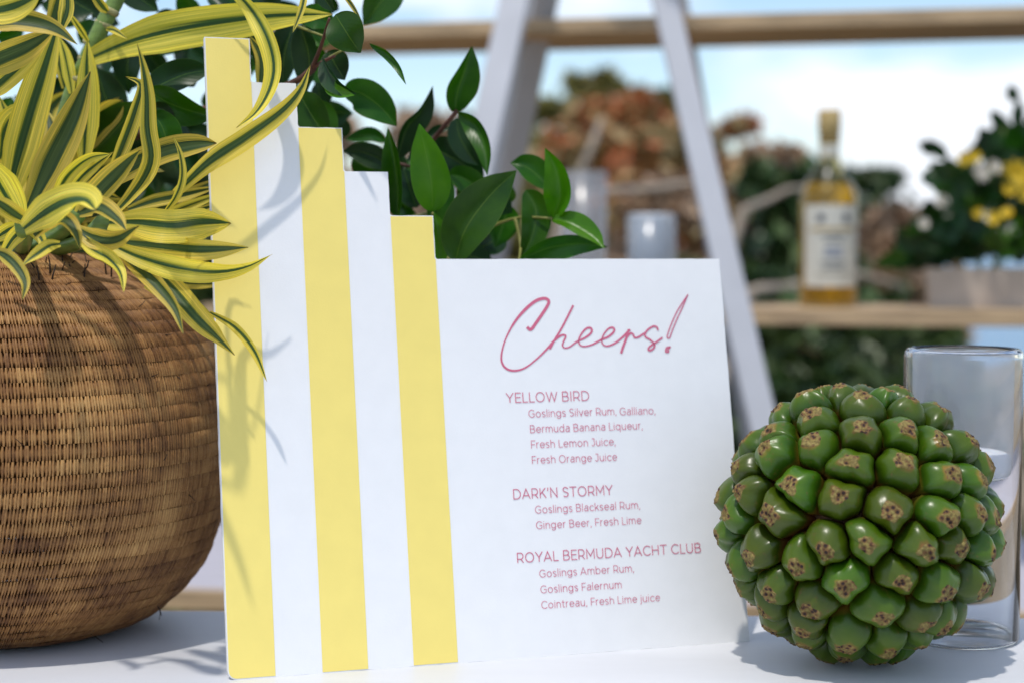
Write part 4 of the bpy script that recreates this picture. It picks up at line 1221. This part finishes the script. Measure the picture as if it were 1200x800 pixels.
# trough with dark greenery and yellow flowers
tp = on_plank(1160, .13)
kt = tp.y / F
trough = thing('flower_trough', 'pale stone planter trough under the yellow flowers on the middle plank', 'planter', tuple(tp))
b = MB(); ax = (Lc - La).normalized(); Mx = Matrix((ax, Ln, Vector((0, 0, 1)))).transposed()
x, y, h = 74 * kt, .065, 46 * kt
vs = []
for (sx, sz, sh) in ((.94, 0, .9), (1, 1, 1), (.95, 1, .9), (.90, .25, .82)):
    for i, j in ((-1, -1), (1, -1), (1, 1), (-1, 1)): vs.append(tp + Mx @ Vector((i * x * sx, j * y * sh, sz * h)))
fs = [(3, 2, 1, 0), (12, 13, 14, 15)] + [(l + i, l + (i + 1) % 4, l + 4 + (i + 1) % 4, l + 4 + i) for l in (0, 4, 8) for i in range(4)]
b.add(vs, fs); b.build('trough_body', simple('pale_stone', (0.50, 0.42, 0.35), .85, noise=.12, nscale=20, bump=.4, bscale=90), trough)
arr = thing('flower_arrangement', 'dark green foliage arrangement dotted with yellow flowers at the right edge', 'flower arrangement', tuple(tp + Vector((0, 0, .03))))
random.seed(31)
base_l = None
for k in range(285):
    while True:
        x, y = random.uniform(1030, 1290), random.uniform(100, 330)
        top = 330 - 46 - (max(0, x - 1030) * 1.0 if x < 1170 else 140)
        low_ = 306 if 1060 < x else 290
        if y > max(top, 98) + random.uniform(0, 60) and y < low_: break
    ccx, ccy = 1165, 320
    ang = math.atan2(y - ccy, x - ccx) + random.gauss(0, .5)
    ln = random.uniform(26, 48)
    d = tp.y + random.uniform(-.12, .12)
    blade('leaf', [(x, y), (x + math.cos(ang) * ln / 2, y + math.sin(ang) * ln / 2 + 1), (x + math.cos(ang) * ln, min(y + math.sin(ang) * ln + 5, 326))],
          random.uniform(10, 17), M_darkleaf if random.random() < .8 else M_broad, arr, (d, d + random.uniform(-.05, .05)), (random.uniform(-40, 40),) * 2, .3, 'ovate', n=7, m=3)
for (x, y, l, a_) in ((1176, 150, 26, -2.2), (1192, 150, 34, -1.5), (1160, 190, 22, -1.9), (1190, 120, 22, -1.9), (1110, 186, 34, -2.4), (1098, 180, 26, -2.6)):
    blade('leaf', [(x, y), (x + math.cos(a_) * l / 2, y + math.sin(a_) * l / 2), (x + math.cos(a_) * l, y + math.sin(a_) * l)], 8, M_darkleaf, arr, (tp.y, tp.y), (0, 0), .2, 'ovate', n=8, m=3)
for (x, y) in ((1176, 150), (1192, 150), (1120, 190), (1160, 190), (1200, 190), (1140, 210), (1180, 220), (1100, 230), (1070, 270)):
    q = [P(x, y, tp.y), P((x + 1160) / 2 + 4, (y + 330) / 2, tp.y), tp + Vector((random.uniform(-.03, .03), 0, .02))]
    b = MB(); b.tube([Vector(v) for v in catmull(q, 8)], .0018, 6); b.build('stem', M_cane, arr, True)
M_petal = simple('yellow_petal', (0.80, 0.56, 0.03), 0.6, noise=.1, nscale=60)
M_pale = simple('cream_petal', (0.66, 0.60, 0.50), 0.6, noise=.1, nscale=60)
def flower(x, y, d, r, mat, npet=9):
    c = P(x, y, d); b = MB()
    nrm = Vector((random.gauss(0, .35), -1, random.gauss(.2, .3))).normalized()
    u = nrm.cross(Vector((0, 0, 1))).normalized(); v = nrm.cross(u)
    for lay, (rr, li) in enumerate(((1, .2), (.72, .45), (.42, .7))):
        for k in range(npet):
            a = 2 * math.pi * (k + lay * .5) / npet + random.gauss(0, .08)
            e = u * math.cos(a) + v * math.sin(a); f_ = nrm.cross(e)
            L = r * rr; w = L * .30
            pts_ = [c, c + e * L * .5 + f_ * w + nrm * L * li * .3, c + e * L + nrm * L * li, c + e * L * .5 - f_ * w + nrm * L * li * .3, c + e * L * .55 + nrm * L * li * .15]
            b.add(pts_, [(0, 1, 4), (1, 2, 4), (2, 3, 4), (3, 0, 4)])
    return b.build('flower', mat, arr, True)
for x, y, r, mt in ((1190, 205, 19, M_petal), (1204, 222, 15, M_petal), (1184, 222, 9, M_petal), (1130, 186, 10, M_petal), (1142, 184, 9, M_petal), (1146, 250, 7, M_petal), (1164, 256, 9, M_petal), (1180, 250, 8, M_petal),
                   (1150, 202, 12, M_pale), (1165, 196, 10, M_pale), (1104, 236, 9, M_pale), (1186, 270, 9, M_pale), (1082, 262, 8, M_pale), (1220, 200, 18, M_petal), (1240, 250, 15, M_petal)):
    flower(x, y, tp.y - .10, r * kt, mt)
# yellow blossoms beside the bottle neck
for x, y, r in ((952, 222, 14), (966, 232, 11), (996, 230, 10), (946, 238, 8)):
    pass

# ------------------------------------------------------------------ shrubs on the slope behind
def foliage_mat(name, cols):
    m, t, b = new_mat(name)
    N, Lk = t.nodes, t.links
    tcn = N.new('ShaderNodeTexCoord')
    n1 = N.new('ShaderNodeTexNoise'); n1.inputs['Scale'].default_value = 3.2; n1.inputs['Detail'].default_value = 5
    Lk.new(tcn.outputs['Object'], n1.inputs['Vector'])
    at = N.new('ShaderNodeAttribute'); at.attribute_name = 'leafrand'
    ad = N.new('ShaderNodeMath'); ad.operation = 'MULTIPLY_ADD'; ad.inputs[1].default_value = .5
    Lk.new(at.outputs['Fac'], ad.inputs[0])
    ad0 = N.new('ShaderNodeMath'); ad0.operation = 'MULTIPLY_ADD'; ad0.inputs[1].default_value = 1.6; ad0.inputs[2].default_value = -.55
    Lk.new(n1.outputs['Fac'], ad0.inputs[0]); Lk.new(ad0.outputs[0], ad.inputs[2])
    r = N.new('ShaderNodeValToRGB'); e = r.color_ramp.elements
    while len(e) < len(cols): e.new(.5)
    for k, c in enumerate(cols):
        e[k].position = k / (len(cols) - 1); e[k].color = (*c, 1)
    Lk.new(ad.outputs[0], r.inputs[0]); Lk.new(r.outputs[0], b.inputs['Base Color'])
    b.inputs['Roughness'].default_value = .45
    return m
M_autumn = foliage_mat('autumn_foliage', [(0.10, 0.10, 0.04), (0.26, 0.20, 0.08), (0.42, 0.27, 0.11), (0.60, 0.16, 0.06), (0.52, 0.38, 0.19)])
M_brown = foliage_mat('brown_foliage', [(0.13, 0.09, 0.065), (0.28, 0.19, 0.12), (0.45, 0.29, 0.18), (0.38, 0.30, 0.15)])
M_green = foliage_mat('green_foliage', [(0.010, 0.028, 0.012), (0.025, 0.065, 0.016), (0.07, 0.11, 0.02), (0.03, 0.06, 0.03)])
M_olivef = foliage_mat('olive_foliage', [(0.05, 0.06, 0.02), (0.15, 0.15, 0.04), (0.28, 0.25, 0.07), (0.20, 0.15, 0.07)])
M_branch = simple('pale_branch', (0.34, 0.28, 0.22), .8, noise=.3, nscale=12)
def shrub(name, label, px, top_py, d, wpx, mat, nleaf, size, foot_z=None, group='shrubs growing on the slope', nbranch=5, seed=1, cat='shrub'):
    rs = np.random.default_rng(seed); random.seed(seed)
    c = P(px, top_py, d)
    foot = Vector((c.x, c.y, -.03))
    t = thing(name, label, cat, tuple(foot), group)
    rw = wpx / 2 / F * d
    hgt = c.z + .03
    ncl = 38
    cl = []
    for k in range(ncl):
        a = rs.uniform(0, 6.28); q = rs.uniform(0, 1) ** .6
        zz = rs.uniform(.10, .90) * hgt
        lim = rw * (1 - .55 * max(0, zz / hgt - .55) / .45)
        cl.append((foot.x + math.cos(a) * q * lim * .75, foot.y + math.sin(a) * q * lim * .6, zz, rs.uniform(.20, .50) * rw + .05))
    for k in range(5):
        cl.append((foot.x + rs.uniform(-.5, .5) * rw, foot.y, hgt - rs.uniform(.10, .3) * rw, rw * rs.uniform(.12, .3)))
    per = nleaf // len(cl)
    V, Fc, RN = [], [], []
    for cx, cy, cz, cr in cl:
        dirs = rs.normal(0, 1, (per, 3)); dirs /= np.linalg.norm(dirs, axis=1)[:, None]
        rad = cr * (0.25 + 1.0 * rs.random(per) ** .8)
        p = np.array([cx, cy, cz]) + dirs * rad[:, None] * np.array([1.15, 1.0, .85])
        u = rs.normal(0, 1, (per, 3)); u /= np.linalg.norm(u, axis=1)[:, None]
        w = np.cross(u, rs.normal(0, 1, (per, 3))); w /= np.linalg.norm(w, axis=1)[:, None]
        s = size * 1.1 * (0.6 + .9 * rs.random((per, 1)))
        k0 = len(V) * 0
        V.append(np.stack([p - u * s, p + w * s * .42, p + u * s, p - w * s * .42], 1).reshape(-1, 3))
        RN.append(np.repeat(rs.random(per), 4))
    V = np.concatenate(V); RN = np.concatenate(RN)
    V[:, 2] = np.maximum(V[:, 2], 0.0)
    nf = len(V) // 4
    me = bpy.data.meshes.new('crown')
    me.vertices.add(len(V)); me.vertices.foreach_set('co', V.astype(np.float32).ravel())
    me.loops.add(nf * 4); me.loops.foreach_set('vertex_index', np.arange(nf * 4, dtype=np.int32))
    me.polygons.add(nf); me.polygons.foreach_set('loop_start', np.arange(nf, dtype=np.int32) * 4)
    me.update(calc_edges=True)
    a_ = me.attributes.new('leafrand', 'FLOAT', 'POINT'); a_.data.foreach_set('value', RN.astype(np.float32))
    me.materials.append(mat)
    link(bpy.data.objects.new('crown', me), t)
    for k in range(nbranch):
        cx, cy, cz, cr = cl[k]
        b = MB(); mid = (foot + Vector((cx, cy, cz))) / 2 + Vector((rs.normal(0, .05), rs.normal(0, .05), 0))
        q = [Vector(v) for v in catmull([foot + Vector((rs.normal(0, .02), 0, 0)), mid, Vector((cx, cy, cz))], 8)]
        b.tube(q, [.026 * (1 - .09 * i) for i in range(8)], 7); b.build('branch', M_branch, t, True)
    return t
SH = [
 ('brown_shrub', 'dusty tan and rust bush filling the lower half of the left rack opening', 720, 176, 4.9, 260, M_autumn, 11000, .03),
 ('brown_shrub', 'olive brown bush reaching up beside the right rack leg', 762, 118, 6.4, 110, M_olivef, 6000, .034),
 ('autumn_shrub', 'russet bush with loose upper sprays right of the pale leaning trunk', 722, 132, 5.2, 150, M_autumn, 7000, .03),
 ('olive_shrub', 'olive green bush top peeking beside the left rack leg', 655, 128, 5.6, 130, M_olivef, 5200, .030),
 ('autumn_shrub', 'tall olive and rust coloured bush in the middle of the left rack opening', 700, 96, 6.2, 130, M_olivef, 6000, .032),
 ('autumn_shrub', 'orange and red leaved bush between the two rack legs', 745, 150, 5.4, 190, M_autumn, 7000, .032),
 ('autumn_shrub', 'brown and orange bush behind the right rack leg', 815, 160, 5.8, 170, M_autumn, 6000, .032),
 ('autumn_shrub', 'small red topped bush just right of the right rack leg', 868, 150, 6.0, 90, M_autumn, 4200, .03),
 ('brown_shrub', 'brown twiggy bush to the left of the liquor bottle', 905, 186, 5.2, 120, M_brown, 5200, .03),
 ('green_shrub', 'dark green bush low behind the liquor bottle', 930, 214, 4.6, 170, M_green, 6500, .032),
 ('green_shrub', 'dark green bush right of the liquor bottle under the open sky', 1020, 215, 5.4, 90, M_green, 4200, .03),
 ('brown_shrub', 'brown leaved bush below the gap between bottle and flowers', 1045, 268, 4.8, 150, M_brown, 5000, .03),
 ('green_shrub', 'dark low bush under the middle plank near the fruit', 980, 372, 3.9, 230, M_green, 8500, .028),
 ('green_shrub', 'dark low bush seen between the right rack leg and the sign edge', 850, 330, 4.2, 190, M_green, 7000, .03),
 ('brown_shrub', 'rusty brown bush seen under the planks behind the fruit', 925, 420, 4.4, 120, M_brown, 4200, .03),
 ('autumn_shrub', 'brown and rust bush just left of the left rack leg', 520, 150, 5.8, 170, M_brown, 6500, .032),
 ('brown_shrub', 'dull brown bush behind the tall dark branch', 400, 150, 5.4, 190, M_brown, 6500, .032),
 ('green_shrub', 'dark green bush far behind the striped plant', 235, 170, 5.0, 260, M_green, 8000, .034),
 ('green_shrub', 'dark green bush at the far left behind the basket', 40, 150, 5.2, 260, M_green, 8000, .034),
 ('green_shrub', 'dark green bush visible under the sign beside the basket foot', 250, 470, 4.0, 200, M_green, 5000, .03),
 ('green_shrub', 'dark green bush at the lower right under the planks behind the glass holder', 1100, 400, 4.6, 150, M_green, 6000, .03),
 ('olive_shrub', 'yellow green bush behind the middle of the sign', 640, 250, 4.8, 260, M_olivef, 7000, .03),
 ('brown_shrub', 'bare brown bush low behind the sign top edge', 760, 232, 4.5, 230, M_brown, 7000, .03),
]
for k, a in enumerate(SH):
    shrub(*a, seed=50 + k, group='shrubs growing on the slope')
for k, (pts_, r) in enumerate((
    ([(640, 330, 4.2), (664, 240, 4.3), (690, 180, 4.3), (705, 140, 4.4)], .016),
    ([(690, 226, 4.0), (760, 222, 4.05), (820, 214, 4.1), (860, 224, 4.1)], .014),
    ([(872, 246, 4.0), (905, 232, 4.1), (925, 222, 4.1), (948, 220, 4.2)], .012),
    ([(880, 340, 3.9), (930, 336, 4.0), (990, 320, 4.0), (1060, 336, 4.1)], .016))):
    q = [Vector(v) for v in catmull([P(*p) for p in pts_], 12)]
    if k == 0:
        q = [Vector((q[0].x - .1, q[0].y, -.03))] + q
    else:
        q = [Vector((q[0].x - .25, q[0].y + .1, -.03)), q[0] - Vector((.12, 0, .4))] + q
    b = MB(); b.tube(q, [r * (1 - .05 * i) for i in range(len(q))], 8); o = b.build('bare_branch', M_branch, None, True)
    tag(o, ['pale bare trunk leaning up beside the left rack leg', 'pale bare limb lying level above the sign between the rack legs', 'pale bare limb left of the liquor bottle', 'pale bare limb just under the bottle and planter'][k], 'branch')
# settle the fruit exactly on the table
fruit.location.z += FRUIT_DZ
